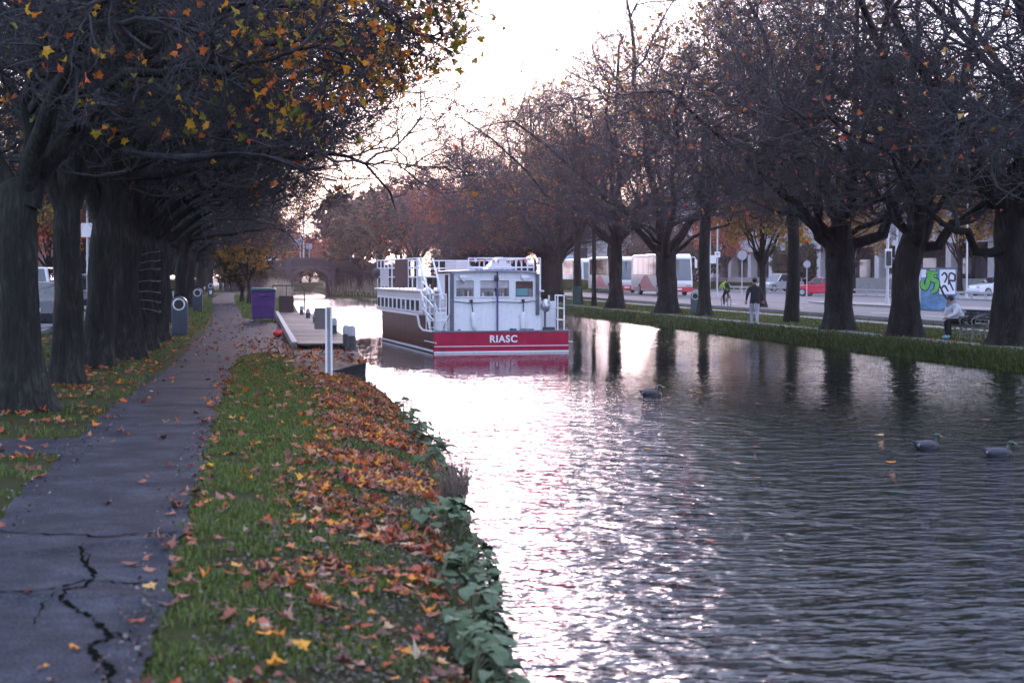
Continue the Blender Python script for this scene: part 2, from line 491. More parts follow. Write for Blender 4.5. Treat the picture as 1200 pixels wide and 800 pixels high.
M_SLAB = asphalt('dark_slab', (0.010, 0.010, 0.012), (0.021, 0.021, 0.024), (0.036, 0.036, 0.038), 4.0, 80)

def ribbon(name, yv, xl_, xr_, zf, mat, nx=8, jag=0.0, label=None, lift=0.012):
    yv = np.asarray(yv, float)
    rng = np.random.default_rng(abs(hash(name)) % 1000 if False else len(name) * 13)
    wv_ = lambda p_: (np.sin(yv * 2.3 + p_) + np.sin(yv * 5.1 + 2 * p_) * .7 + np.sin(yv * 11.7 + 3 * p_) * .45 + np.sin(yv * 23 + p_) * .3) / 2.4
    L = np.asarray(xl_, float) + jag * wv_(.4); Rr = np.asarray(xr_, float) + jag * wv_(1.9)
    t = np.linspace(0, 1, nx)
    X = L[:, None] * (1 - t) + Rr[:, None] * t
    Y = np.repeat(yv[:, None], nx, 1)
    Z = zf(X, Y) + lift
    V = np.stack([X, Y, Z], 2).reshape(-1, 3)
    i, j = np.meshgrid(np.arange(len(yv) - 1), np.arange(nx - 1), indexing='ij'); a = (i * nx + j).ravel()
    o = link_mesh(name, fast_mesh(name, V, [np.stack([a, a + 1, a + nx + 1, a + nx], 1)], mat))
    return tag(o, label, kind='structure')

_PY = [-10, 0, 10, 20, 24, 30, 33, 34.5, 36.5, 55, 58, 62, 75, 110, 180, 400]
_PL = [-1.75, -1.75, -1.78, -1.85, -1.7, -1.55, -1.5, -1.5, -1.5, -1.5, -1.55, -1.7, -2.0, -3.0, -3.4, -4.5]
_PR = [-0.46, -0.46, -0.48, -0.48, -0.46, -0.42, -0.3, 0.15, 0.86, 0.86, 0.1, -0.5, -0.75, -1.5, -2.3, -3.4]
def path_z(X, Y):
    z = 0.004 * wob(X * 1.5, Y * 1.2)
    for yc, h, w, sl in ((9.9, 0.016, 0.10, 0.2), (8.35, 0.018, 0.12, -0.12), (17.8, 0.016, 0.12, 0.1), (20.5, 0.014, 0.12, -0.15), (23.6, 0.02, 0.15, 0.1), (13.2, 0.010, 0.2, 0.25), (27.5, 0.02, 0.15, 0), (31, 0.02, 0.2, 0.1), (47, 0.02, 0.2, 0.0)):
        z = z + h * np.exp(-((Y - yc - sl * np.sin(X * 3 + yc)) / w) ** 2)
    fade = smooth(-1.0, 0.8, X) * smooth(33, 37, Y) * (1 - smooth(54, 58, Y))
    return z + 0.018 - 0.05 * fade
py_ = np.concatenate([np.arange(-10, 4, 1.0), np.arange(4, 36, 0.07), np.arange(36, 70, 0.3), np.arange(70, 180, 2), [200, 260, 400]])
ribbon('towpath', py_, np.interp(py_, _PY, _PL), np.interp(py_, _PY, _PR), path_z, M_PATH, 12, 0.05, 'worn grey asphalt towpath running along the left bank', 0.0)
def flat(z): return lambda X, Y: np.full_like(X, z)
# branch path joining from the left
sv = np.linspace(15.3, 16.7, 12)
ribbon('branch_path', sv, np.full(12, -11.0), np.full(12, -1.6), flat(0.006), M_PATH, 10, 0.12, 'short asphalt path branching off between the trees', 0.0)
lv = np.concatenate([np.arange(-10, 60, 1.5), np.arange(60, 400, 15)])
ribbon('left_road', lv, np.full(len(lv), -15.5), np.full(len(lv), -6.2), flat(0.008), M_ROAD, 4, 0, 'asphalt road behind the dark row of trees', 0.0)
ry = np.concatenate([np.arange(20, 200, 1.0), [210, 260, 400]])
ribbon('far_bank_path', ry, np.interp(ry, [20, 140, 165, 400], [18.75, 18.75, 17, 17]), np.interp(ry, [20, 140, 165, 400], [19.95, 19.95, 18.2, 18.2]), lambda X, Y: ground_z(X, Y) * 0 + np.where(Y > 150, ground_z(X, Y), RIGHT_Z), M_PAVE, 4, 0.12, 'pale path along the far bank below the trees', 0.012)
ribbon('far_footway', ry, np.full(len(ry), 24.1), np.full(len(ry), 25.1), flat(RIGHT_Z + 0.02), M_PAVE, 3, 0.05, 'narrow pale footway beside the road', 0.0)
ribbon('road', ry, np.full(len(ry), 26.2), np.full(len(ry), 46.0), lambda X, Y: road_z(X), M_ROAD, 14, 0, 'wide pale grey road beyond the trees', 0.0)
ribbon('road_seam', ry, np.full(len(ry), 33.3), np.full(len(ry), 33.62), lambda X, Y: road_z(X), M_SLAB, 2, 0.02, 'dark strip running along the middle of the road', 0.004)  # plain dark strip laid just above the asphalt
ribbon('far_pavement', ry, np.full(len(ry), 46.3), np.full(len(ry), 58.0), flat(0.10), M_PAVE, 4, 0, 'pavement and forecourt in front of the office building', 0.0)
def kerb(name, x0, x1, z0, z1, y0, y1, mat, label):
    k = MB(); k.box(((x0 + x1) / 2, (y0 + y1) / 2, (z0 + z1) / 2), (x1 - x0, y1 - y0, z1 - z0))
    return tag(k.build(name, mat, bevel=0.015), label, kind='structure')
kerb('kerb', 26.02, 26.2, -0.4, -0.06, 20, 300, M_CONC, 'stone kerb between grass verge and road')
kerb('kerb', 46.0, 46.3, -0.3, 0.14, 20, 300, M_CONC, 'kerb along the far side of the road')
kerb('kerb', -6.2, -6.0, -0.3, 0.12, -10, 300, M_CONC, 'kerb of the road behind the trees')
# lane dashes on the road
M_LINE = paint('road_paint', (0.62, 0.62, 0.6), 0.7, var=0.2, nscale=12)
k = MB()
for q in range(26):
    y0 = 40 + q * 6.0
    z = float(road_z(29.6)) + 0.006
    k.add([(29.55, y0, z), (29.67, y0, z), (29.67, y0 + 2.5, z), (29.55, y0 + 2.5, z)], [(0, 1, 2, 3)])
tag(k.build('lane_marking', M_LINE), 'worn white dashes on the road', kind='structure')

# crack in the towpath: jagged strip of dark mossy soil
m, nt, b = new_mat('mossy_crack')
n1 = noise(nt, 40, 4, 0.7); r_ = ramp(nt, [(0.35, (0.004, 0.004, 0.0035)), (0.6, (0.010, 0.011, 0.007)), (0.8, (0.022, 0.026, 0.012))])
nt.links.new(n1.outputs['Fac'], r_.inputs[0]); nt.links.new(r_.outputs[0], b.inputs['Base Color']); b.inputs['Roughness'].default_value = 0.95; b.inputs['Specular IOR Level'].default_value = 0.0
bump(nt, n1.outputs['Fac'], b, 0.02)
M_CRACK = m
pts = [(95, 645), (103, 655), (100, 668), (112, 676), (100, 690), (78, 694), (72, 708), (84, 716), (98, 722), (112, 733), (124, 745), (132, 752), (104, 760), (112, 775), (130, 788), (120, 815), (126, 850)]
rnd = random.Random(3)
def crack(pts, w0, w1, label, name='path_crack'):
    ce = []
    for (a0, b0), (a1, b1) in zip(pts, pts[1:]):
        for t in np.linspace(0, 1, 7)[:-1]:
            ce.append(at(a0 + (a1 - a0) * t + rnd.uniform(-4, 4), b0 + (b1 - b0) * t + rnd.uniform(-1.2, 1.2)))
    k = MB(); vs = []; fs = []
    for q, p in enumerate(ce):
        w = (w0 + (w1 - w0) * q / len(ce)) * rnd.uniform(0.1, 1.8)
        dq = (ce[min(q + 1, len(ce) - 1)] - ce[max(q - 1, 0)]); nx_ = Vector((-dq.y, dq.x, 0)); nx_ = nx_.normalized() if nx_.length > 1e-6 else Vector((1, 0, 0))
        for s_ in (-1, 1):
            x = p.x + s_ * w * nx_.x; y = p.y + s_ * w * nx_.y
            vs.append((x, y, float(path_z(np.array(x), np.array(y))) + 0.005))
        if q: fs.append((2 * q - 2, 2 * q - 1, 2 * q + 1, 2 * q))
    k.add(vs, fs); tag(k.build(name, M_CRACK), label, kind='structure')
crack(pts, .006, .020, 'long jagged mossy crack in the towpath')
crack([(-10, 624), (60, 630), (120, 632), (170, 629), (214, 627)], .012, .009, 'thin crack running across the towpath')
crack([(-10, 703), (60, 697), (100, 683), (140, 686), (190, 687)], .012, .009, 'second thin crack across the towpath, nearer the camera')
crack([(124, 745), (150, 752), (172, 770)], .008, .004, 'fine side crack running off towards the grass')
crack([(78, 694), (50, 712), (38, 740)], .007, .003, 'fine side crack running off the long crack')
crack([(110, 676), (92, 652), (96, 640)], .010, .004, 'short mossy branch of the long crack')

# ================================================================== TREES
def unit(v): return v / np.maximum(np.linalg.norm(v, axis=-1, keepdims=True), 1e-9)
def grow(P, Rd, n, t0, length, ang, K, wig, up, rng, rfrac=0.55, rtip=0.3, lean=(0, 0, 0), tpow=1.0, shrink=0.55, rmin=0.005):
    """children for every parent line: P (N,k,3), Rd (N,k) -> (N*n,K,3), radii"""
    Np, kp, _ = P.shape
    idx = np.repeat(np.arange(Np), n)
    t = t0 + (1 - t0) * ((np.tile(np.arange(n), Np) + rng.random(Np * n)) / n) ** tpow
    u = np.clip(t * (kp - 1), 0, kp - 1.001); i0 = u.astype(int); fr = (u - i0)[:, None]
    base = P[idx, i0] * (1 - fr) + P[idx, i0 + 1] * fr
    rb = Rd[idx, i0] * (1 - fr[:, 0]) + Rd[idx, i0 + 1] * fr[:, 0]
    d = unit(P[idx, i0 + 1] - P[idx, i0])
    rv = unit(rng.normal(size=d.shape)); perp = unit(rv - d * (rv * d).sum(1, keepdims=True))
    a = ang * (0.7 + 0.6 * rng.random(len(d)))[:, None]
    dr = unit(d * np.cos(a) + perp * np.sin(a))
    L = length * (1 - shrink * t) * (0.6 + 0.8 * rng.random(len(d)))
    out = np.zeros((len(d), K, 3)); out[:, 0] = base
    step = (L / (K - 1))[:, None]
    bias = np.array([0, 0, up]) + np.array(lean)
    for k in range(1, K):
        dr = unit(dr + rng.normal(size=dr.shape) * wig + bias)
        out[:, k] = out[:, k - 1] + dr * step
    r0 = np.maximum(rb * rfrac, rmin)
    rad = r0[:, None] * (1 - (1 - rtip) * np.linspace(0, 1, K))[None] 
    return out, np.maximum(rad, rmin * 0.6)
def tubes(P, Rd, m):
    Np, K, _ = P.shape
    d = np.empty_like(P)
    d[:, 1:-1] = P[:, 2:] - P[:, :-2]; d[:, 0] = P[:, 1] - P[:, 0]; d[:, -1] = P[:, -1] - P[:, -2]
    d = unit(d)
    ref = np.where(np.abs(d[:, :1, 2:3]) < 0.85, np.array([0, 0, 1.0]), np.array([1.0, 0, 0]))
    s = unit(np.cross(d, np.broadcast_to(ref, d.shape))); bb = np.cross(d, s)
    an = np.arange(m) * 2 * np.pi / m
    V = P[:, :, None] + Rd[:, :, None, None] * (s[:, :, None] * np.cos(an)[None, None, :, None] + bb[:, :, None] * np.sin(an)[None, None, :, None])
    V = V.reshape(-1, 3)
    n, k, j = np.meshgrid(np.arange(Np), np.arange(K - 1), np.arange(m), indexing='ij')
    a = (n * K * m + k * m + j).ravel(); b2 = (n * K * m + k * m + (j + 1) % m).ravel()
    return V, np.stack([a, b2, b2 + m, a + m], 1)
def join(parts):
    vs = []; fs = []; o = 0
    for V, Fa in parts:
        vs.append(V); fs.append(Fa + o); o += len(V)
    return np.concatenate(vs), np.concatenate(fs)
def resample(pts, K, rng=None, wig=0.0):
    pts = np.asarray(pts, float)
    # Catmull-Rom through the points
    ext = np.vstack([2 * pts[0] - pts[1], pts, 2 * pts[-1] - pts[-2]])
    t = np.linspace(0, len(pts) - 1, K); i = np.minimum(t.astype(int), len(pts) - 2); f = (t - i)[:, None]
    p0, p1, p2, p3 = ext[i], ext[i + 1], ext[i + 2], ext[i + 3]
    out = 0.5 * (2 * p1 + (p2 - p0) * f + (2 * p0 - 5 * p1 + 4 * p2 - p3) * f ** 2 + (3 * p1 - p0 - 3 * p2 + p3) * f ** 3)
    if rng is not None and wig:
        w = rng.normal(size=out.shape) * wig; w[0] = 0; out = out + w
    return out
def trunk_mesh(path, radii, rng, sides=22, rings=26, flare=0.7, lump=0.08):
    """swollen, furrowed trunk with root flare; path in local metres"""
    P = resample(path, rings); z = np.linspace(0, 1, rings)
    rr = np.interp(z, np.linspace(0, 1, len(radii)), radii)
    hgt = P[:, 2] - P[0, 2]
    rr = rr * (1 + flare * np.exp(-np.maximum(hgt, 0) / 0.32))
    d = unit(np.gradient(P, axis=0)); an = np.arange(sides) * 2 * np.pi / sides
    s = unit(np.cross(d, np.array([0, 1.0, 0.02]))); bb = np.cross(d, s)
    ph = rng.random(6) * 6.28
    lob = 1 + (0.10 * np.sin(3 * an + ph[0]) + 0.09 * np.sin(5 * an + ph[1]))[None] * np.exp(-np.maximum(hgt, 0) / 0.5)[:, None]
    lob = lob + lump * (np.sin(2 * an[None] + 2.1 * hgt[:, None] + ph[2]) * 0.4 + np.sin(3 * an[None] - 3.4 * hgt[:, None] + ph[3]) * 0.35 + np.sin(7 * an[None] + 0.9 * hgt[:, None] + ph[4]) * 0.25)
    lob = lob + rng.normal(size=lob.shape) * 0.018
    V = P[:, None] + (rr[:, None] * lob)[..., None] * (s[:, None] * np.cos(an)[None, :, None] + bb[:, None] * np.sin(an)[None, :, None])
    top = V[-1]; cen = top.mean(0); ax_ = d[-1]
    caps = [cen + (top - cen) * f_ + ax_ * h_ * rr[-1] for f_, h_ in ((.86, .32), (.55, .62), (.08, .78))]
    V = np.concatenate([V.reshape(-1, 3)] + caps); rings = rings + 3
    k, j = np.meshgrid(np.arange(rings - 1), np.arange(sides), indexing='ij')
    a = (k * sides + j).ravel(); b2 = (k * sides + (j + 1) % sides).ravel()
    return V, np.stack([a, b2, b2 + sides, a + sides], 1)
# a five-lobed leaf outline (stem at origin, tip at +y), unit long
_LEAF = np.array([(0, 0), (0.12, 0.04), (0.42, -0.05), (0.36, 0.16), (0.62, 0.38), (0.34, 0.44), (0.30, 0.56), (0.16, 0.70), (0.0, 1.0),
                  (-0.16, 0.70), (-0.30, 0.56), (-0.34, 0.44), (-0.62, 0.38), (-0.36, 0.16), (-0.42, -0.05), (-0.12, 0.04)])
def leaf_batch(pos, size, rng, flatness=None, simple=False, curl=0.5):
    """pos (n,3), size (n,) -> leaf verts and triangles; flatness: lie on the ground"""
    n = len(pos)
    out = _LEAF if not simple else np.array([(0, 0), (0.5, 0.42), (0, 1.0), (-0.5, 0.42)])
    q = len(out)
    L = np.zeros((n, q + 1, 3))
    ctr = np.array([0, 0.33])
    xy = np.vstack([out, ctr]) - ctr
    c1 = rng.normal(size=(n, 1)) * curl; c2 = rng.normal(size=(n, 1)) * curl
    L[:, :, 0] = xy[:, 0]; L[:, :, 1] = xy[:, 1]
    L[:, :, 2] = c1 * xy[None, :, 0] ** 2 * 1.6 + c2 * xy[None, :, 1] ** 2 * 1.2 + np.abs(rng.normal(size=(n, 1))) * curl * 0.6 * np.abs(xy[None, :, 0]) + rng.normal(size=(n, q + 1)) * 0.05 * (curl > 0.2)
    L = L * size[:, None, None]
    if flatness is None:
        a = unit(rng.normal(size=(n, 3))); b_ = unit(np.cross(a, rng.normal(size=(n, 3)))); c = np.cross(a, b_)
    else:
        c = unit(np.array([0, 0, 1.0]) + rng.normal(size=(n, 3)) * flatness); rv = rng.normal(size=(n, 3)); a = unit(rv - c * (rv * c).sum(1, keepdims=True)); b_ = np.cross(c, a)
    V = pos[:, None] + L[:, :, :1] * a[:, None] + L[:, :, 1:2] * b_[:, None] + L[:, :, 2:] * c[:, None]
    base = (np.arange(n) * (q + 1))[:, None]
    j = np.arange(q)
    T = np.stack([np.broadcast_to(base + q, (n, q)), base + j, base + (j + 1) % q], 2).reshape(-1, 3)
    return V.reshape(-1, 3), T

class Proto: pass
def make_tree(seed, trunk_path, trunk_r, limbs, n=(9, 9, 7, 3), L=(3.4, 2.0, 1.15, 0.6), up=0.05, lean=(0, 0, 0), leaves=120, leaf_size=0.13,
              leaf_mat=None, bark=None, simple_leaf=False, sides=22, wig=0.24, trunk_twigs=0, droop=0.0, twig_r=0.006, rings=26, flare=0.7, stretch=0.0, zmin=0.0, leaf_from=None, lump=0.08):
    """limbs: list of (points, r0, r1). Returns three meshes: trunk (with limbs), crown of branches, leaves"""
    rng = np.random.default_rng(seed)
    tv = trunk_mesh(trunk_path, trunk_r, rng, sides, rings, flare, lump)
    K1 = 12
    LP = []; LR = []
    if stretch:      # a skirt of long low limbs arching out under the crown
        zb_ = max(2.8, trunk_path[-1][2] - .6)
        for q in range(4):
            a_ = 1.57 * q + rng.uniform(.2, 1.3); l_ = rng.uniform(3.6, 4.6); c_, s_ = math.cos(a_), math.sin(a_)
            limbs = limbs + [([(0.1 * c_, 0.1 * s_, zb_), (l_ * .3 * c_, l_ * .3 * s_, zb_ + 1.0), (l_ * .75 * c_, l_ * .75 * s_, zb_ + 1.75), (l_ * c_ * 1.05, l_ * s_ * 1.05, zb_ + 1.9)], .13, .03)]
    for pts, r0, r1 in limbs:
        if stretch:
            wd = lambda z: 1 + 1.0 * min(1, max(0, (z - 4) / 4.5)) ** .8
            pts = [(x * wd(z), y * wd(z), z + max(0, z - 4.2) * stretch) for x, y, z in pts]
            e_ = np.array(pts[-1]); d_ = e_ - np.array(pts[-2]); pts.append(tuple(e_ + d_ * np.array([.55, .55, -.10])))
        LP.append(resample(pts, K1, rng, 0.13 if stretch else 0.06)); LR.append(r0 + (min(r1, 0.014) - r0) * np.linspace(0, 1, K1) ** 0.7)
    LP = np.array(LP); LR = np.array(LR)
    fine = [tubes(np.repeat(LP, 1, 0), LR, 10)]
    p2, r2 = grow(LP, LR, n[0], 0.22, L[0], 0.85, 8, wig, up, rng, 0.68, 0.35, lean, rmin=0.026, shrink=0.42, tpow=0.85)
    p3, r3 = grow(p2, r2, n[1], 0.12, L[1], 0.80, 6, wig * 1.15, up - droop * 0.3, rng, 0.62, 0.35, lean, rmin=0.013)
    # ends of limbs also carry branches
    p4, r4 = grow(p3, r3, n[2], 0.08, L[2], 0.75, 4, wig * 1.3, up - droop, rng, 0.62, 0.4, lean, rmin=0.008)
    p5, r5 = grow(p4, r4, n[3], 0.1, L[3], 0.7, 2, wig * 1.3, up - droop, rng, 0.65, 0.5, rmin=twig_r)
    def trim(P_, R_):
        k_ = (P_[:, -1, 2] > zmin) & (P_[:, P_.shape[1] // 2, 2] > zmin)
        if leaf_from is not None: k_ &= (P_[:, -1, 2] > 3.3 + .45 * np.maximum(0, P_[:, -1, 0] - 3.0))
        return P_[k_], R_[k_]
    p2, r2 = trim(p2, r2); p3, r3 = trim(p3, r3); p4, r4 = trim(p4, r4); p5, r5 = trim(p5, r5)
    pr = Proto()
    V, Fa = join([tv] + fine)
    pr.trunk = fast_mesh('trunk', V, [Fa], bark or M_BARK)
    V, Fa = join([tubes(p2, r2, 6), tubes(p3, r3, 4), tubes(p4, r4, 3), tubes(p5, r5, 3)])
    pr.crown = fast_mesh('crown', V, [Fa], M_TWIG)
    pr.leaves = None
    pr.tips = p5[:, -1]
    if leaves:
        src = np.concatenate([p5[:, -1], p5[:, 1], p4[:, -1]])
        wt = np.ones(len(src)) if leaf_from is None else .20 + smooth(leaf_from, leaf_from + 2.2, src[:, 0])
        ix = rng.choice(len(src), leaves, p=wt / wt.sum())
        pos = src[ix] + rng.normal(size=(leaves, 3)) * 0.06
        V, T = leaf_batch(pos, leaf_size * (0.6 + 0.7 * rng.random(leaves)), rng, None, simple_leaf)
        pr.leaves = fast_mesh('leaves', V, [T], leaf_mat or M_LEAF_AUT, smooth=False)
    return pr
def put_tree(pr, name, loc, rz, s, label, group, cat='tree', leaves=True, sz=None):
    r_ = empty(name, loc, rz, label, cat, group)
    r_.scale = (s, s, sz or s)
    link_mesh('trunk', pr.trunk, r_)
    tag(link_mesh('crown', pr.crown, r_), kind='stuff')
    if pr.leaves is not None and leaves: tag(link_mesh('leaves', pr.leaves, r_), kind='stuff')
    return r_
def rnd_limbs(rng, n, z0, spread, hgt, r0, r1, lean=(0, 0)):
    out = []
    for k in range(n):
        a = 2 * math.pi * (k + rng.random() * 0.7) / n
        s = spread * (0.55 + 0.6 * rng.random()); h = hgt * (0.75 + 0.4 * rng.random())
        zb = z0 * (0.85 + 0.25 * rng.random())
        c, d = math.cos(a), math.sin(a)
        pts = [(0.1 * c, 0.1 * d, zb - 0.3), (0.28 * s * c, 0.28 * s * d, zb + h * 0.22), (0.62 * s * c + lean[0] * .4, 0.62 * s * d + lean[1] * .4, zb + h * 0.55), (s * c + lean[0], s * d + lean[1], zb + h)]
        out.append((pts, r0 * (0.8 + 0.4 * rng.random()), r1))
    return out

r3 = np.random.default_rng(5)
GR = 'row of bare trees along the far bank'
GL = 'row of dark trees beside the towpath'
def R_at(px, py): return at(px, py, RIGHT_Z)
# -- the five big trees of the far bank, each with its own fork
PB = dict(n=(10, 7, 6, 3), L=(4.9, 3.1, 1.8, 0.85), up=0.05, droop=0.05, stretch=0.62, wig=0.30, zmin=3.5, twig_r=0.0055)
tA = make_tree(21, [(0, 0, -0.15), (0, 0, 1.2), (0.05, 0, 2.4), (-0.02, 0, 3.4)], [0.52, 0.47, 0.50, 0.46],
    [([(-.2, 0, 2.6), (-.75, -.1, 3.4), (-1.5, -.3, 4.1), (-2.6, -.6, 4.8), (-4.4, -1.2, 6.4)], .28, .06),
     ([(-.2, .1, 2.9), (-.75, .3, 4.2), (-1.05, .5, 5.8), (-1.6, .9, 9.5)], .27, .06),
     ([(.1, 0, 3.0), (.35, .2, 4.2), (.6, .5, 5.6), (.7, .6, 10.0)], .30, .06),
     ([(.2, -.1, 2.5), (.9, -.2, 3.1), (1.8, -.3, 3.9), (3.0, -.3, 5.0), (4.6, -.2, 7.2)], .28, .06),
     ([(.1, .2, 2.9), (.3, 1.2, 4.2), (.5, 2.6, 5.6), (.2, 4.4, 8.0)], .24, .06),
     ([(-.05, -.2, 2.9), (-.4, -1.3, 4.3), (-.9, -2.6, 5.8), (-1.4, -4.2, 8.4)], .24, .06)], leaves=260, leaf_mat=M_LEAF_AUT, **PB)
tB = make_tree(22, [(0, 0, -0.15), (-.05, 0, 1.2), (0.05, 0, 2.4), (.55, 0, 3.9)], [0.46, 0.41, 0.44, 0.36],
    [([(.25, 0, 2.9), (.62, 0, 3.9), (.9, .2, 5.4), (1.3, .4, 7.3), (1.5, .4, 10.5)], .34, .06),
     ([(.15, -.1, 2.4), (1.2, -.2, 3.25), (2.3, -.2, 4.35), (4.2, -.1, 6.2)], .23, .05),
     ([(.2, .1, 3.0), (.05, .3, 4.4), (-.3, .5, 6.4), (-1.0, .8, 9.5)], .25, .05),
     ([(.2, -.2, 2.9), (-.4, -1.2, 4.4), (-1.5, -2.6, 6.0), (-2.6, -3.8, 8.2)], .22, .05),
     ([(.5, .2, 3.6), (.9, 1.3, 4.8), (1.4, 2.8, 6.6), (1.4, 4.4, 8.8)], .22, .05)], leaves=220, leaf_mat=M_LEAF_AUT, **PB)
tC = make_tree(23, [(0, 0, -0.15), (0.02, 0, 1.5), (0.0, 0, 3.0), (.05, 0, 4.3)], [0.50, 0.45, 0.45, 0.42],
    [([(-.15, 0, 3.6), (-.6, -.1, 4.3), (-1.2, -.3, 5.3), (-2.2, -.6, 7.0), (-3.4, -1, 9.5)], .30, .06),
     ([(.1, 0, 3.8), (.5, .1, 5.2), (.6, .3, 7), (.8, .4, 10.8)], .30, .06),
     ([(-.2, -.1, 2.6), (-1.4, -.4, 2.9), (-2.6, -.8, 3.6), (-4.2, -1.4, 5.2)], .16, .05),
     ([(.15, .2, 3.6), (1.2, 1.4, 4.8), (2.4, 2.4, 6.4), (3.8, 3.2, 8.6)], .25, .06),
     ([(.1, -.2, 3.5), (.6, -1.4, 4.8), (1.0, -3.0, 6.4), (1.2, -4.4, 8.6)], .24, .06)], leaves=520, leaf_mat=M_LEAF_RED, **PB)
tD = make_tree(24, [(0, 0, -0.15), (-0.05, 0, 1.2), (-.12, 0, 2.4), (-.2, 0, 3.3)], [0.56, 0.48, 0.48, 0.48],
    [([(-.3, 0, 2.7), (-.85, -.1, 3.5), (-1.7, -.2, 4.5), (-2.9, -.5, 5.4), (-4.4, -.9, 7.2)], .28, .06),
     ([(.0, 0, 2.8), (.6, 0, 4.0), (1.4, -.1, 4.8), (2.5, -.2, 5.9), (4.0, -.3, 8.4)], .29, .06),
     ([(-.2, 0, 3.0), (-.5, .3, 5.3), (-.7, .5, 7.8), (-.8, .7, 11.0)], .30, .06),
     ([(-.1, .2, 2.9), (.2, 1.4, 4.3), (.4, 2.8, 6.0), (.4, 4.4, 8.6)], .25, .06),
     ([(-.1, -.2, 2.9), (-.3, -1.5, 4.2), (-.6, -3.0, 5.8), (-.8, -4.6, 8.2)], .25, .06)], leaves=500, leaf_mat=M_LEAF_AUT, **dict(PB, zmin=4.6, lump=.13))
tE = make_tree(25, [(0, 0, -0.15), (0.03, 0, 1.5), (-0.03, 0, 3.2), (.05, 0, 4.2)], [0.44, 0.38, 0.40, 0.36],
    [([(-.1, 0, 3.2), (-.7, -.1, 4.2), (-1.6, -.3, 4.9), (-3.2, -.6, 6.0), (-4.6, -1, 8.0)], .22, .05),
     ([(.0, 0, 3.8), (.1, .2, 5.6), (.0, .3, 7.5), (.2, .5, 11.0)], .29, .06),
     ([(.1, 0, 3.6), (1.0, .2, 4.8), (2.2, .3, 6.4), (3.4, .5, 9.0)], .24, .05),
     ([(0, .2, 3.5), (.3, 1.4, 5.0), (.1, 3.0, 6.8), (.2, 4.2, 9.2)], .22, .05),
     ([(0, -.2, 3.5), (-.4, -1.4, 4.8), (-.8, -3.0, 6.4), (-1.2, -4.4, 8.8)], .22, .05)], leaves=1100, leaf_mat=M_LEAF_RED, **dict(PB, zmin=4.6, lump=.12))
tF = make_tree(26, [(0, 0, -0.1), (0.05, 0, 2.0), (-0.05, 0, 4.0), (.05, 0, 6.5)], [0.20, 0.17, 0.16, 0.12],
    rnd_limbs(np.random.default_rng(2), 6, 4.4, 3.2, 4.5, .09, .03), n=(7, 7, 5, 4), L=(2.0, 1.4, 0.9, 0.5), up=0.04, leaves=2600, leaf_size=0.13, leaf_mat=M_LEAF_GOLD, bark=M_BARK_MOSS, sides=12, simple_leaf=True, flare=0.5)

big = [
    (tA, 983, 386.5, 0.15, 1.0, 'thick bare tree with five spreading limbs right of the red car'),
    (tB, 1062, 394.5, 0.0, 1.0, 'leaning bare tree between the graffiti box and the forked tree'),
    (tC, 1183, 404.5, 0.0, 1.0, 'dark massive tree at the edge of the picture beside the bench'),
    (tD, 783, 367.5, 0.0, 1.0, 'knobbly forked tree with flared base in front of the red and white coach'),
    (tE, 721, 361.5, 0.0, 1.0, 'tall thick tree between the two white coaches'),
]
for pr, px, py, rz, s, lab in big:
    put_tree(pr, 'bare_tree', R_at(px, py), rz, s, lab, GR)
thin = [
    (928, 377.5, 0.4, 1.5, 0.95, 'slender straight tree between the walking man and the red car'),
    (826, 370.0, 2.0, 1.45, 1.05, 'mossy narrow tree standing beside the litter bin on the far bank'),
    (696, 358.5, 1.2, 1.25, 0.6, 'thin young tree in front of the white coach windscreen'),
    (677.5, 356.5, 3.3, 1.45, 1.0, 'narrow tree rising directly behind the green cabinet'),
    (657, 354.5, 4.4, 1.25, 0.62, 'thin dark tree just behind the boat stern rail'),
]
for px, py, rz, s, tw, lab in thin:
    o = put_tree(tF, 'slender_tree', R_at(px, py), rz, s, lab, 'slender trees along the far bank')
    o.scale = (s * tw, s * tw, s)
# rest of the far row, running away behind the boat, and two out of sight on the near side that overhang the view
fr = [tA, tB, tC, tD, tE]
Ys = [115, 121, 128, 135, 142, 150, 158]
for q, Y in enumerate(Ys):
    put_tree(fr[(q * 2 + 3) % 5], 'bare_tree', (22.2 + 0.5 * math.sin(q * 2.2), Y, RIGHT_Z), 1.3 * q + 0.7, 0.95 + 0.08 * math.sin(q * 1.7), 'bare tree in the far row receding behind the boat', 'far row of trees behind the boat')
put_tree(tD, 'bare_tree', (21.2, 35.0, RIGHT_Z), 2.2, 1.0, 'bare tree just outside the view whose twigs hang over the bench', GR)
put_tree(tE, 'bare_tree', (21.0, 66.0, RIGHT_Z), 1.1, 1.0, 'bare tree behind the walking man', GR) if False else None
# -- left row
PL_ = dict(n=(7, 7, 5, 4), L=(3.5, 2.4, 1.4, 0.7), up=0.02, droop=0.05, lean=(0.01, -0.01, 0.0), wig=0.31, zmin=3.2, lump=.15, twig_r=0.0065)
def left_limbs(seed, z0, r0):
    g = np.random.default_rng(seed); out = []
    for (dx, dy, h) in ((3.2, -0.6, 2.6), (2.6, 2.4, 3.8), (2.0, -2.4, 4.6), (-2.8, 0.8, 5.0), (0.2, 0.8, 7.5), (4.2, 0.9, 2.6), (-1.6, -2.2, 4.2)):
        zb = z0 + g.uniform(-0.5, 0.7); k = g.uniform(0.85, 1.15)
        pts = [(0, 0, zb - .3), (dx * .22 * k, dy * .22 * k, zb + h * .28), (dx * .58 * k, dy * .58 * k + g.uniform(-.4, .4), zb + h * .66), (dx * k, dy * k, zb + h * k)]
        out.append((pts, r0 * g.uniform(0.75, 1.15), 0.05))
    return out
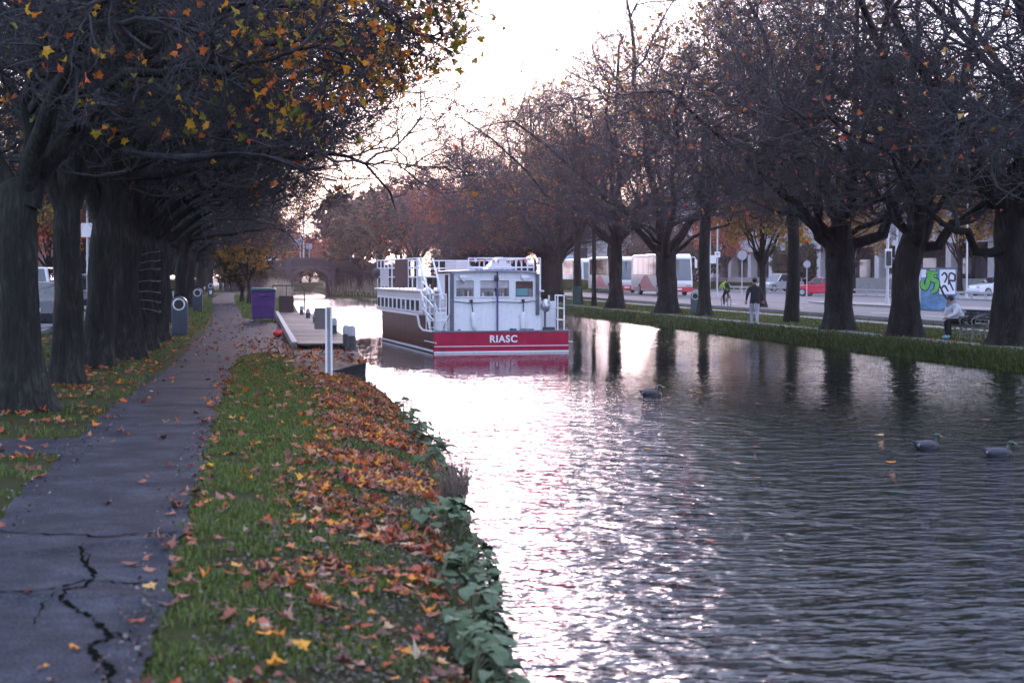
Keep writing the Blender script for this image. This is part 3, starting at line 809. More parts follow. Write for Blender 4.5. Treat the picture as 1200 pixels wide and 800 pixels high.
tG = make_tree(31, [(0, 0, -0.15), (0.03, 0, 1.4), (0.02, 0, 2.6), (0.1, 0, 4.2)], [0.235, 0.205, 0.20, 0.19], left_limbs(1, 3.0, .15), leaves=260, leaf_mat=M_LEAF_GOLD, bark=M_BARK_MOSS, flare=0.75, **PL_)
_h = at(119, 430, 0)
def hl(px, py):
    w = atY(px, py, _h.y); return (w.x - _h.x, 0.0, w.z)
tH = make_tree(32, [(-.1, 0, -0.15), (0.0, 0, 1.4), (0.12, 0, 2.6), (0.28, 0, 4.4)], [0.29, 0.25, 0.24, 0.22], left_limbs(2, 3.2, .16) + [([hl(119, 215), hl(200, 200), hl(290, 192), hl(370, 176), hl(425, 200), hl(465, 250)], .12, .02)], leaves=240, leaf_mat=M_LEAF_AUT, bark=M_BARK_MOSS, flare=0.65, **PL_)
tI = make_tree(33, [(0, 0, -0.15), (-0.03, 0, 1.4), (0.08, 0, 2.4), (0.1, 0, 3.8)], [0.38, 0.31, 0.32, 0.26], left_limbs(3, 2.9, .17), leaves=240, leaf_mat=M_LEAF_GOLD, flare=0.5, **PL_)
left = [
    (tG, 79, 449, 0.0, 'second dark trunk of the towpath row, with a scrap of white tape'),
    (tH, 119, 430, 0.0, 'greenish smooth trunk leaning slightly towards the path, third in the towpath row'),
    (tI, 146, 420, 0.2, 'wide rough trunk in front of the one wrapped with wires'),
    (tI, 163, 410, 2.4, 'broad trunk wrapped with pale wires beside the path'),
    (tI, 179, 400, 4.1, 'broad dark trunk right behind the nearest grey litter bin'),
]
for pr, px, py, rz, lab in left:
    p = at(px, py, 0)
    o = put_tree(pr, 'towpath_tree', (p.x, p.y, 0), rz * 0.0, 1.0, lab, GL)
for q, Y in enumerate([49, 56, 63.5, 72, 81, 91, 102, 114, 127, 141, 156]):
    X = -2.95 - 1.5 * float(smooth(60, 120, Y))
    put_tree([tG, tI, tH][q % 3], 'towpath_tree', (X - 0.3 * (q % 2), Y, 0), 0.25 * math.sin(q * 2.3), 0.95 + 0.1 * math.sin(q * 1.9), 'tree farther along the towpath row, merging into the twigs ahead', 'distant trees of the towpath row')
# -- nearest tree: trunk at the frame edge, big limb over the path, maple leaves still on it
p1 = at(24, 481, 0)
def loc1(px, py, dY):   # a point in the nearest tree's own space, dY metres deeper than its trunk
    w = atY(px, py, p1.y + dY); return (w.x - p1.x, w.y - p1.y, w.z)
limbs1 = [
    ([loc1(30, 240, 0), loc1(70, 180, 0.1), loc1(115, 110, 0.2), loc1(150, 30, 0.3), loc1(180, -80, 0.6)], .20, .07),
    ([loc1(45, 210, 0), loc1(100, 120, -0.4), loc1(160, 88, -0.8), loc1(250, 90, -1.2), loc1(310, 70, -1.5), loc1(370, 50, -1.8)], .10, .035),
    ([loc1(70, 180, 0.1), loc1(150, 100, 0.7), loc1(240, 70, 1.0), loc1(320, 55, 1.2), loc1(400, 45, 1.4), loc1(460, 35, 1.5)], .11, .03),
    ([loc1(20, 240, 0), loc1(40, 130, 0.2), loc1(50, 40, 0.3), loc1(60, -100, 0.4)], .15, .06),
    ([loc1(30, 230, 0), loc1(80, 60, -1.4), loc1(170, -40, -2.8), loc1(290, -90, -4.0)], .14, .05),
    ([loc1(20, 220, 0), loc1(-60, 120, 0.4), loc1(-180, 20, 0.8)], .14, .05),
    ([loc1(115, 110, 0.2), loc1(230, 20, 0.2), loc1(360, 5, 0.0), loc1(430, -10, 0.0), loc1(500, -10, 0.2)], .09, .03),
]
tN = make_tree(41, [(0, 0, -0.15), (0.0, 0, 1.0), (-0.02, 0, 2.0), (0.0, 0, 2.75)], [0.30, 0.26, 0.255, 0.22], limbs1, n=(11, 8, 5, 4), L=(1.5, 1.0, 0.6, 0.35), up=-0.02, leaf_from=1.8, leaves=1600, leaf_size=0.105, leaf_mat=M_LEAF_MAPLE, bark=M_BARK_MOSS, twig_r=0.004, flare=0.85, lump=.14)
put_tree(tN, 'maple_tree', (p1.x, p1.y, 0), 0.0, 1.0, 'maple at the picture edge still holding yellow and orange leaves over the path', GL)

# ================================================================== BACKGROUND TREES WITH LEAVES
def leafy(seed, h, spread, mat, leaves, lsize=0.2, bark=None, tr=0.22, low=0.3, twigs=(4, 5, 4, 3)):
    g = np.random.default_rng(seed)
    return make_tree(seed, [(0, 0, -.15), (.05, 0, h * .2), (0, .05, h * .45), (.05, 0, h * .8)], [tr, tr * .85, tr * .7, tr * .2],
        rnd_limbs(g, 9, h * low, spread, h * 0.55, tr * .4, .03) + rnd_limbs(g, 6, h * low * 1.9, spread * .7, h * .4, tr * .3, .03), n=twigs, L=(h * .22, h * .14, h * .085, h * .05), up=0.05,
        leaves=leaves, leaf_size=lsize, leaf_mat=mat, bark=bark, simple_leaf=True, sides=12, rings=14)
lOlive = leafy(61, 10.5, 3.2, M_LEAF_OLIVE, 15000, 0.34, tr=.3, low=0.17)
lGold = leafy(62, 11.0, 4.0, M_LEAF_GOLD, 9500, 0.20, tr=.25)
lRed = leafy(63, 10.5, 4.4, M_LEAF_RED, 9500, 0.20, tr=.25)
lEver = leafy(64, 7.0, 3.0, M_LEAF_DARK, 9000, 0.20, tr=.2, low=0.12)
BG = 'trees beyond the road'
def bt(pr, name, px, Y, z, s, label, group=None, rz=0.0, X=None):
    x = X if X is not None else atY(px, 322, Y).x
    return put_tree(pr, name, (x, Y, z), rz, s, label, group)
bt(lOlive, 'leafy_tree', 421, 164, 0.05, 1.12, 'rounded olive and russet tree standing on the reedy bank right of the bridge')
bt(lRed, 'leafy_tree', 560, 140, -.15, 1.0, 'russet leafed tree directly behind the boat railing', rz=1.0)
bt(lGold, 'leafy_tree', 606, 121, -0.2, 0.9, 'orange and olive leafed tree above the boat wheelhouse', rz=2.0)
bt(lRed, 'leafy_tree', 488, 168, 0.1, 1.1, 'pinkish red tree between the rounded olive tree and the boat', rz=2.6)
bt(lGold, 'leafy_tree', 885, 95, -0.1, 1.05, 'golden leafed tree above the cyclist beyond the road', BG, X=47.5, rz=.5) if False else None
for q, (px, Y, pr, s, lab) in enumerate([
    (893, 84, lGold, 0.80, 'golden leafed tree above the walking man'),
    (850, 165, lRed, 0.9, 'russet tree behind the two white sign poles'),
    (930, 150, lEver, 0.9, 'dark evergreen tree behind the parked silver car'),
    (762, 215, lEver, 1.5, 'large evergreen tree behind the coaches'),
    (812, 190, lEver, 1.4, 'dark evergreen tree behind the coach front'),
    (690, 235, lOlive, 1.2, 'olive tree behind the second white coach'),
    (640, 245, lGold, 1.2, 'golden tree beyond the row of buses'),
    (590, 250, lEver, 1.5, 'dark evergreen mass far behind the boat wheelhouse'),
    (1125, 118, lGold, 0.95, 'orange leafed tree behind the graffiti box'),
    (1165, 128, lRed, 0.85, 'rust coloured tree behind the railings'),
    (1000, 130, lGold, 0.85, 'yellow green tree in front of the office fins'),
    (960, 170, lGold, 1.1, 'tall golden tree in front of the office block')]):
    bt(pr, 'leafy_tree', px, Y, 0.02, s, lab, BG, rz=q * 1.3)
# bare and evergreen trees past the bridge
far = [(240, 215, tE, 0.85), (285, 225, tD, 0.8), (470, 250, tE, 0.95), (530, 262, tC, 1.0), (590, 270, tE, 1.0), (195, 240, tA, 1.0), (660, 285, tE, 1.0), (375, 360, tE, 0.8), (330, 330, tC, 0.8), (412, 345, tE, 0.85)]
for q, (px, Y, pr, s) in enumerate([(305, 186, lOlive, 0.8), (328, 192, lRed, 0.75), (352, 225, lOlive, 0.75), (383, 218, lRed, 0.7), (445, 200, lRed, 1.1), (480, 212, lRed, 1.2), (520, 220, lGold, 1.2), (560, 225, lRed, 1.3), (265, 190, lEver, 1.2)]):
    bt(pr, 'distant_leafy_tree', px, Y, 0.2, s, 'hazy russet or olive tree in the mass beyond the bridge', 'hazy leafy trees beyond the bridge', rz=q * 0.7)
for q, (px, Y, pr, s) in enumerate(far):
    bt(pr, 'distant_tree', px, Y, 0.2, s, 'hazy bare tree far off beyond the canal bridge', 'hazy trees beyond the bridge', rz=q * 1.1)
for q, (px, Y, s) in enumerate([(270, 164, 0.55), (322, 165.5, 0.36), (402, 166, 0.30), (340, 196, 0.5), (384, 192, 0.5), (235, 192, 0.8), (455, 195, 0.6), (520, 205, 0.8), (210, 230, 1.2), (160, 230, 1.4)]):
    bt(lEver, 'evergreen_bush', px, Y, 0.1, s, 'dark evergreen growth beside the distant bridge', 'evergreens beside the bridge', rz=q * 0.9)
# small yellowing trees between path and jetty, and beyond the left road
bt(lGold, 'young_tree', 291, 92, -0.02, 0.50, 'young tree with yellowing leaves on the grass beyond the purple bin')
bt(lOlive, 'young_tree', 283, 100, -0.02, 0.45, 'small olive leafed tree left of the yellowing young tree')
for q, (px, Y, pr, s) in enumerate([(57, 95, lRed, 0.75), (98, 110, lGold, 0.8), (20, 70, lGold, 0.8), (140, 120, lRed, 0.9), (175, 140, lGold, 0.9), (215, 170, lEver, 1.1)]):
    bt(pr, 'leafy_tree', px, Y, 0.02, s, ['orange leafed tree seen through the first gap between trunks', 'golden tree seen through the second gap between trunks', 'golden tree at the picture edge behind the maple trunk', 'russet tree behind the wide rough trunk', 'golden tree behind the wired trunk', 'dark evergreen tree behind the litter bins'][q], 'trees beyond the left road', rz=q * 1.7)

# ================================================================== BRIDGE
m, nt, b = new_mat('bridge_stone')
tc = N(nt, 'ShaderNodeTexCoord'); br = N(nt, 'ShaderNodeTexBrick'); mp = N(nt, 'ShaderNodeMapping'); mp.inputs['Rotation'].default_value = (R(90), 0, 0)
nt.links.new(tc.outputs['Object'], mp.inputs[0]); nt.links.new(mp.outputs[0], br.inputs['Vector'])
br.inputs['Color1'].default_value = (0.035, 0.038, 0.044, 1); br.inputs['Color2'].default_value = (0.058, 0.062, 0.070, 1); br.inputs['Mortar'].default_value = (0.04, 0.04, 0.042, 1)
br.inputs['Scale'].default_value = 1.0; br.inputs['Brick Width'].default_value = 0.7; br.inputs['Row Height'].default_value = 0.32; br.inputs['Mortar Size'].default_value = 0.02
n1 = noise(nt, 1.2, 5, 0.7); mxx = N(nt, 'ShaderNodeMix', data_type='RGBA', blend_type='MULTIPLY'); mxx.inputs[0].default_value = 0.7
nt.links.new(br.outputs['Color'], mxx.inputs[6]); nt.links.new(n1.outputs['Fac'], mxx.inputs[7]); 
nt.links.new(mxx.outputs[2], b.inputs['Base Color']); b.inputs['Roughness'].default_value = 0.9
M_STONE = m
M_STONE2 = paint('dressed_stone', (0.055, 0.058, 0.066), 0.85, var=0.3, nscale=1.5)
BY = 167.0; bx0, bx1 = 3.85, 7.65; bc = (bx0 + bx1) / 2; ba = (bx1 - bx0) / 2
bridge = empty('stone_bridge', (bc, BY, -0.6), 0, 'grey stone arch bridge crossing the canal in the distance', 'bridge')
def arch_z(x): return 1.7 + 1.15 * math.sqrt(max(0, 1 - (x / ba) ** 2))
k = MB(); na = 20
prof = []
xs_ = [ba * math.cos(math.pi * (1 - q / na)) for q in range(na + 1)]
top = lambda x: 3.55 - 0.012 * x * x
# spandrel walls built of quads between arch and parapet string course
for side_y in (0.0, 8.0):
    vs = []; fs = []
    for q, x in enumerate(xs_):
        vs += [(x, side_y, arch_z(x)), (x, side_y, 3.1 - 0.012 * x * x)]
        if q: fs.append((2 * q - 2, 2 * q, 2 * q + 1, 2 * q - 1))
    k.add(vs, fs)
    k.add([(-9, side_y, -1), (-ba, side_y, -1), (-ba, side_y, 3.05), (-9, side_y, 2.3)], [(0, 1, 2, 3)])
    k.add([(9, side_y, -1), (ba, side_y, -1), (ba, side_y, 3.05), (9, side_y, 2.3)], [(0, 1, 2, 3)])
vs = []; fs = []
for q, x in enumerate(xs_):
    vs += [(x, 0, arch_z(x)), (x, 8, arch_z(x))]
    if q: fs.append((2 * q - 2, 2 * q - 1, 2 * q + 1, 2 * q))
k.add(vs, fs)
for s in (-1, 1): k.add([(s * ba, 0, -1), (s * ba, 8, -1), (s * ba, 8, 1.7), (s * ba, 0, 1.7)], [(0, 1, 2, 3)])
k.add([(-9, 0, 2.3), (-ba, 0, 3.04), (ba, 0, 3.04), (9, 0, 2.3), (9, 8, 2.3), (ba, 8, 3.04), (-ba, 8, 3.04), (-9, 8, 2.3)], [(0, 1, 6, 7), (1, 2, 5, 6), (2, 3, 4, 5)])
k.build('spandrel_wall', M_STONE, bridge)
k = MB()
for q in range(na):
    x0, x1 = xs_[q], xs_[q + 1]
    k.add([(x0, -.10, arch_z(x0) - .02), (x1, -.10, arch_z(x1) - .02), (x1 * 1.14, -.10, arch_z(x1) + .30), (x0 * 1.14, -.10, arch_z(x0) + .30),
           (x0, .15, arch_z(x0) - .02), (x1, .15, arch_z(x1) - .02), (x1 * 1.14, .15, arch_z(x1) + .30), (x0 * 1.14, .15, arch_z(x0) + .30)], [(0, 1, 2, 3), (0, 4, 5, 1), (3, 2, 6, 7)])
k.build('arch_ring', M_STONE2, bridge)
def slope_box(k, y0, y1, dz0, dz1):
    P = [(-9, 2.3), (-ba, 3.05), (0, 3.15), (ba, 3.05), (9, 2.3)]
    for (xa, za), (xb, zb) in zip(P, P[1:]):
        k.add([(xa, y0, za + dz0), (xb, y0, zb + dz0), (xb, y1, zb + dz0), (xa, y1, za + dz0), (xa, y0, za + dz1), (xb, y0, zb + dz1), (xb, y1, zb + dz1), (xa, y1, za + dz1)],
              [(0, 1, 5, 4), (3, 7, 6, 2), (4, 5, 6, 7), (0, 3, 2, 1)])
    return k
slope_box(MB(), -.14, .1, -.06, .10).build('string_course', M_STONE2, bridge)
slope_box(MB(), -.02, .38, .10, .85).build('parapet', M_STONE, bridge)
slope_box(MB(), -.08, .44, .853, 1.0).build('coping', M_STONE2, bridge)
slope_box(MB(), 7.6, 8.0, .0, .9).build('parapet', M_STONE, bridge)
for s in (-1, 1):
    MB().box((s * (ba + .45), -.12, 1.55), (.55, .3, 5.0)).build('pilaster', M_STONE2, bridge, bevel=.02)
# raised roadway embankments either side of the bridge
M_EMB = M_TURF
for nm, x0, x1, h0, h1 in (('embankment', -60, bc - 12.2, 0.5, 1.2), ('embankment', bc + 8.9, 70, 1.55, 0.6)):
    k = MB(); k.add([(x0, BY, -.6), (x1, BY, -.6), (x1, BY + 9, -.6), (x0, BY + 9, -.6), (x0, BY + 1.2, h0), (x1, BY + .4, h1), (x1, BY + 8.6, h1), (x0, BY + 8, h0)],
                    [(0, 1, 5, 4), (1, 2, 6, 5), (2, 3, 7, 6), (3, 0, 4, 7), (4, 5, 6, 7)])
    tag(k.build(nm, M_EMB), 'grassy embankment carrying the road up to the bridge', kind='structure')

k = MB(); k.add([(2, 222, -.8), (9.5, 222, -.8), (9.5, 240, -.8), (2, 240, -.8), (2, 225, .6), (9.5, 225, .6), (9.5, 238, .6), (2, 238, .6)], [(0, 1, 5, 4), (1, 2, 6, 5), (2, 3, 7, 6), (3, 0, 4, 7), (4, 5, 6, 7)])
tag(k.build('far_canal_bank', M_TURF), 'grassy bank where the canal bends away beyond the bridge', kind='structure')
for q, x in enumerate((3.4, 5.6, 7.8)):
    put_tree(lEver, 'evergreen_bush', (x, 229 + q, .4), q * 1.4, .55, 'dark evergreen growth seen through the bridge arch', 'evergreens seen through the arch')
# ================================================================== JETTY
M_PLANK = None
m, nt, b = new_mat('weathered_plank')
oi = N(nt, 'ShaderNodeObjectInfo'); n1 = noise(nt, 7, 5, 0.7, mapscale=(0.3, 4, 1)); 
ad = N(nt, 'ShaderNodeMath', operation='MULTIPLY_ADD'); ad.inputs[1].default_value = 0.5; hf = N(nt, 'ShaderNodeMath', operation='MULTIPLY'); hf.inputs[1].default_value = 0.5
nt.links.new(oi.outputs['Random'], hf.inputs[0]); nt.links.new(n1.outputs['Fac'], ad.inputs[0]); nt.links.new(hf.outputs[0], ad.inputs[2])
r_ = ramp(nt, [(0.15, (0.024, 0.020, 0.020)), (0.5, (0.044, 0.038, 0.038)), (0.9, (0.072, 0.063, 0.063))])
nt.links.new(ad.outputs[0], r_.inputs[0]); nt.links.new(r_.outputs[0], b.inputs['Base Color']); b.inputs['Roughness'].default_value = 0.75
bump(nt, n1.outputs['Fac'], b, 0.01)
M_PLANK = m
M_TIMBER = paint('grey_timber', (0.14, 0.125, 0.115), 0.85, var=0.35, nscale=8, bmp=.01)
M_PALE_TIMBER = paint('pale_timber', (0.34, 0.32, 0.31), 0.8, var=0.2, nscale=9)
jetty = empty('timber_jetty', (1.6, 36.3, 0), 0, 'low timber jetty of cross planks beside the water', 'jetty')
pm = MB().box((0, 0, 0), (1.32, 0.285, 0.05)).mesh('plank', M_PLANK, bevel=.008, segs=1)
g = random.Random(5)
for q in range(100):
    o = link_mesh('plank', pm, jetty, (g.uniform(-.012, .012), .16 + q * .303, .095 + g.uniform(-.004, .004))); o.rotation_euler = (g.uniform(-.006, .006), 0, g.uniform(-.006, .006))
MB().box((-.73, 15.2, -.06), (.10, 30.6, .40)).build('edge_beam', M_TIMBER, jetty, bevel=.012)
MB().box((-.73, 15.2, .155), (.13, 30.6, .03)).build('edge_cap', M_PALE_TIMBER, jetty, bevel=.008)
MB().box((.70, 15.2, -.12), (.07, 30.6, .36)).build('fascia_board', M_TIMBER, jetty, bevel=.012)
for q in range(9):
    MB().cyl((.60, .8 + q * 3.6, -1.3), (.60, .8 + q * 3.6, .05), .10, n=8).build('pile', M_TIMBER, jetty)
# mooring posts on the jetty edge
M_POST = paint('dark_post', (0.055, 0.052, 0.055), 0.8, var=0.35, nscale=10)
M_POSTTOP = paint('pale_post_top', (0.36, 0.36, 0.38), 0.7, var=0.25, nscale=14)
posts = [(412.5, 408.5, .55, .085, 'near mooring post with pale rounded top at the jetty corner'), (406, 404, .5, .085, 'mooring post just behind the corner one, its top weathered pale'),
         (391.5, 392, .5, .085, 'mooring post half hidden behind the sign post'), (369.5, 378, .42, .085, 'third mooring post from the far end of the jetty'),
         (361, 373, .42, .08, 'second mooring post from the far end of the jetty'), (353.5, 369, .42, .08, 'farthest mooring post on the jetty by the barrier')]
for px, py, h, r0, lab in posts:
    p = at(px, py, .1)
    o = empty('mooring_post', (min(p.x, 2.18), p.y, .05), 0, lab, 'mooring post', 'mooring posts on the jetty')
    MB().lathe([(r0 * 1.05, 0), (r0, .05), (r0, h * .55), (r0 * .97, h * .6)], 14).build('shaft', M_POST, o, smooth=True)
    MB().lathe([(r0 * 1.04, h * .6), (r0 * 1.08, h * .66), (r0 * 1.04, h * .9), (r0 * .8, h * .98), (r0 * .3, h * 1.02)], 14).build('cap', M_POSTTOP, o, smooth=True)
# barrier at the far end: bent tube rail with a board
p = at(341, 368, .1)
bar = empty('barrier', (p.x, 66.8, .1), 0, 'bent black tube barrier with a dark board at the end of the jetty', 'barrier')
M_BLACK = paint('black_metal', (0.02, 0.02, 0.022), 0.45, var=.3)
MB().tube([(.62, 0, 0), (.62, 0, .92), (.60, 0, 1.04), (.53, 0, 1.12), (.4, 0, 1.15), (-.68, 0, 1.15), (-.72, 0, 1.1), (-.72, 0, 0)], .028, 8).build('rail', M_BLACK, bar, smooth=True)
MB().box((-.14, .03, .36), (.62, .04, .70)).build('board', paint('dark_board', (0.045, 0.035, 0.032), 0.8), bar, bevel=.006)
MB().cyl((-.14, .0, 0), (-.14, .0, 1.15), .018, n=8).build('upright', M_BLACK, bar)
# landing slab in front of the jetty
c = [at(303, 432, .0), at(386, 437, .0), at(420, 410, .0), at(352, 410, .0)]
poly = [(c[0].x + .1, c[0].y + .3), (c[1].x - .05, c[1].y + .2), (2.12, 30.6), (2.24, 36.0), (0.62, 36.25), (c[0].x + .02, c[0].y + 3.0)]
k = MB(); k.prism(poly, .80, 'Z', -.80)
tag(k.build('landing_slab', M_SLAB, bevel=.02), 'dark concrete landing slab at the near end of the jetty', kind='structure')

# ================================================================== OFFICE BUILDING beyond the road
M_FIN = paint('pale_concrete_fin', (0.46, 0.45, 0.47), 0.8, var=.15, nscale=2)
M_GLAZ = glass('office_glass', (0.03, 0.04, 0.055), 0.08)
M_DARKC = paint('dark_cladding', (0.08, 0.08, 0.09), 0.7, var=.25, nscale=1)
off = empty('office_building', (60, 165, .1), 0, 'concrete office block with tall pale fins over a recessed dark ground floor', 'building')
MB().box((6, 0, 9.6), (11.6, 110, 10.0)).build('upper_storeys', M_DARKC, off)
MB().box((8, 0, 2.3), (9, 110, 4.6)).build('ground_floor', M_DARKC, off)
for z in (4.6, 8.0, 11.4, 14.8):
    MB().box((-.1, 0, z), (.7, 110, .5)).build('floor_band', M_FIN, off, bevel=.03)
MB().box((0.15, 0, 9.7), (.08, 109, 9.6)).build('glazing', M_GLAZ, off)
fm = MB().box((0, 0, 0), (.8, .42, 10.2)).mesh('fin', M_FIN, bevel=.03)
for q in range(55): link_mesh('fin', fm, off, (-.32, -54 + q * 2.0, 9.75))
cm = MB().box((0, 0, 0), (.9, 1.1, 4.4)).mesh('column', M_FIN, bevel=.04)
for q in range(14): link_mesh('column', cm, off, (.2, -52 + q * 8.0, 2.15))
wm = MB().box((0, 0, 0), (.06, 3.0, 2.6)).mesh('shop_window', M_GLAZ)
for q in range(26): link_mesh('shop_window', wm, off, (3.46, -52 + q * 4.0, 1.9))
# grey plinth wall in front of it and the knee rail before the parked cars
w = MB().box((57.2, 150, .75), (.35, 120, 1.3)).build('plinth_wall', M_CONC, bevel=.03)
tag(w, 'low grey wall along the forecourt of the office block', 'wall')
kr = empty('knee_rail', (46.6, 108, .1), 0, 'low grey knee rail in front of the parked cars', 'railing')
M_GALV = paint('galvanised', (0.32, 0.33, 0.35), 0.5, .3, var=.15)
MB().box((0, 0, .42), (.08, 90, .16)).build('rail', M_GALV, kr, bevel=.01)
pm = MB().box((0, 0, .2), (.14, .14, .44)).mesh('post', M_GALV, bevel=.01)
for q in range(46): link_mesh('post', pm, kr, (0, -45 + q * 2.0, 0))
# iron railings with a dark plinth on the right
ir = empty('iron_railing', (47.2, 78, .1), 0, 'dark iron railing on a low plinth behind the seated man', 'railing')
MB().box((0, 0, .35), (.35, 30, .7)).build('plinth', M_DARKC, ir)
for z in (.85, 1.75): MB().box((0, 0, z), (.05, 30, .05)).build('rail', M_BLACK, ir)
pm = MB().box((0, 0, 1.3), (.028, .028, 1.3)).mesh('bar', M_BLACK)
for q in range(150): link_mesh('bar', pm, ir, (0, -14.9 + q * .2, 0))
# pale houses seen in bits between trunks
M_REND = paint('pale_render', (0.55, 0.53, 0.52), 0.85, var=.12, nscale=.6)
M_SLATE = paint('slate_roof', (0.06, 0.06, 0.07), 0.7, var=.3, nscale=2)
M_BRICKW = paint('brown_brick', (0.16, 0.085, 0.065), 0.9, var=.3, nscale=3)
M_WIN = glass('house_window', (0.04, 0.045, 0.05), 0.06)
M_WHITE = paint('white_paint', (0.72, 0.72, 0.72), 0.5, var=.06)
def house(X, Y, rz, w_, d_, h_, wall_m, label):
    o = empty('terraced_house', (X, Y, 0), rz, label, 'house', 'houses beyond the roads')
    MB().box((0, 0, h_ / 2), (w_, d_, h_)).build('wall', wall_m, o)
    MB().prism([(-w_ / 2 - .3, h_), (w_ / 2 + .3, h_), (w_ / 2 - 1.2, h_ + 2.0), (-w_ / 2 + 1.2, h_ + 2.0)], d_ + .5, 'Y', -d_ / 2 - .25).build('roof', M_SLATE, o)
    MB().box((w_ / 2 - .9, 0, h_ + 2.0), (.8, 1.4, 2.2)).build('chimney', M_BRICKW, o)
    fm_ = MB().box((0, 0, 0), (1.25, .12, 1.9)).mesh('window_frame', M_WHITE); pm_ = MB().box((0, -.05, 0), (1.02, .06, 1.66)).mesh('pane', M_WIN)
    for fl in range(int(h_ // 3.1)):
        for q in range(3):
            x = -w_ / 2 + w_ * (q + .5) / 3; z = 1.7 + fl * 3.1
            if fl == 0 and q == 1:
                MB().box((x, -d_ / 2 - .03, 1.15), (1.1, .12, 2.3)).build('door', M_DARKC, o); continue
            f_ = link_mesh('window', fm_, o, (x, -d_ / 2 - .02, z)); link_mesh('pane', pm_, f_, (0, -.04, 0))
    return o
house(-21, 158, R(90), 9, 10, 9.6, M_BRICKW, 'brown brick house glimpsed through the first gap between trunks')
house(-21, 176, R(90), 9, 10, 9.6, M_REND, 'pale rendered house glimpsed through the second gap between trunks')
house(-21, 196, R(90), 9, 10, 9.6, M_BRICKW, 'brick house behind the wide rough trunks')
house(52, 232, R(0), 12, 9, 9.6, M_REND, 'pale house behind the rows of coaches')
house(66, 244, R(0), 12, 9, 12.6, M_BRICKW, 'brick house right of the pale one behind the coaches')
house(38, 262, R(0), 12, 9, 9.6, M_REND, 'pale house beyond the double deck bus')

# ================================================================== THE BARGE
PLc = at(508, 414, WATER_Z)
BH = R(4.5)                                     # heading, turned a little to the left of the canal axis
boat = empty('canal_barge', PLc + Vector((2.05 * math.cos(BH), 2.05 * math.sin(BH), 0)), BH, 'white decked canal barge with crimson stern moored mid canal', 'barge')
M_CRIM = None
m, nt, b = new_mat('maroon_hull')
n1 = noise(nt, 5, 5, 0.7, mapscale=(1, 2.2, .12)); r_ = ramp(nt, [(0.3, (0.035, 0.016, 0.014)), (0.5, (0.085, 0.03, 0.022)), (0.7, (0.16, 0.06, 0.04))])
nt.links.new(n1.outputs['Fac'], r_.inputs[0]); nt.links.new(r_.outputs[0], b.inputs['Base Color']); b.inputs['Roughness'].default_value = 0.35
M_HULL = m
def streaked(name, c0, c1, grime, rough=.4, sc_=(5, 5, .5), lo=.38):
    """painted steel with rain streaks and scuffs"""
    m, nt, b = new_mat(name)
    n1 = noise(nt, 2.2, 6, .75, mapscale=sc_); n2 = noise(nt, 9, 5, .7)
    r_ = ramp(nt, [(lo - .12, grime), (lo, c0), (.7, c1)]); nt.links.new(n1.outputs['Fac'], r_.inputs[0])
    r2 = ramp(nt, [(.30, (.55, .50, .47)), (.42, (1, 1, 1))]); nt.links.new(n2.outputs['Fac'], r2.inputs[0])
    mx = N(nt, 'ShaderNodeMix', data_type='RGBA', blend_type='MULTIPLY'); mx.inputs[0].default_value = .55
    nt.links.new(r_.outputs[0], mx.inputs[6]); nt.links.new(r2.outputs[0], mx.inputs[7]); nt.links.new(mx.outputs[2], b.inputs['Base Color'])
    b.inputs['Roughness'].default_value = rough; b.inputs['Specular IOR Level'].default_value = .25; bump(nt, n2.outputs['Fac'], b, .003)
    return m
M_BW = streaked('boat_white', (0.76, 0.77, 0.80), (0.84, 0.85, 0.87), (0.48, 0.44, 0.40))
M_CRIM = streaked('crimson_paint', (0.36, 0.006, 0.042), (0.46, 0.010, 0.060), (0.18, 0.02, 0.03), .5, (2, 2, .8), .40)
M_BWIN = glass('boat_glass', (0.05, 0.05, 0.055), 0.05)
M_BLUE = paint('navy_paint', (0.06, 0.07, 0.20), 0.4)
M_GREYB = paint('slate_grey_paint', (0.10, 0.11, 0.14), 0.5)
M_PINKW = paint('faded_white', (0.62, 0.56, 0.57), 0.5, var=.08)
M_ROPE = paint('rope', (0.35, 0.33, 0.32), 0.9)
M_STEEL = paint('steel', (0.5, 0.5, 0.52), 0.3, 0.8)
M_RUBBER = paint('rubber', (0.018, 0.018, 0.02), 0.7)
M_BROWN = paint('brown_canvas', (0.11, 0.055, 0.05), 0.85)
def hw(y): return 2.05 if y < 9.5 else 2.05 - 0.155 * (y - 9.5) ** 1.55
ysec = [0, 2.2, 2.5, 4, 6, 8, 9.5, 10.5, 11.5, 12.5, 13.2]
def htop(y): return .60 if y <= 2.21 else 1.05
secs = []
for y in ysec:
    w = max(hw(y), .35); t = htop(y)
    secs.append([(-w, y, t), (-w, y, .1), (-w * .93, y, -.55), (w * .93, y, -.55), (w, y, .1), (w, y, t)])
MB().sections(secs).build('hull', M_HULL, boat, bevel=.0)
MB().box((0, -.02, .30), (4.10, .10, .60)).build('stern_plate', M_CRIM, boat, bevel=.012)
MB().box((0, -.075, .20), (4.08, .016, .022)).build('stern_line', M_BW, boat)
MB().box((0, .03, .625), (4.16, .22, .05)).build('stern_gunwale', M_GREYB, boat, bevel=.012)
MB().box((0, -.074, .03), (4.10, .02, .05)).build('waterline_stripe', M_BW, boat)
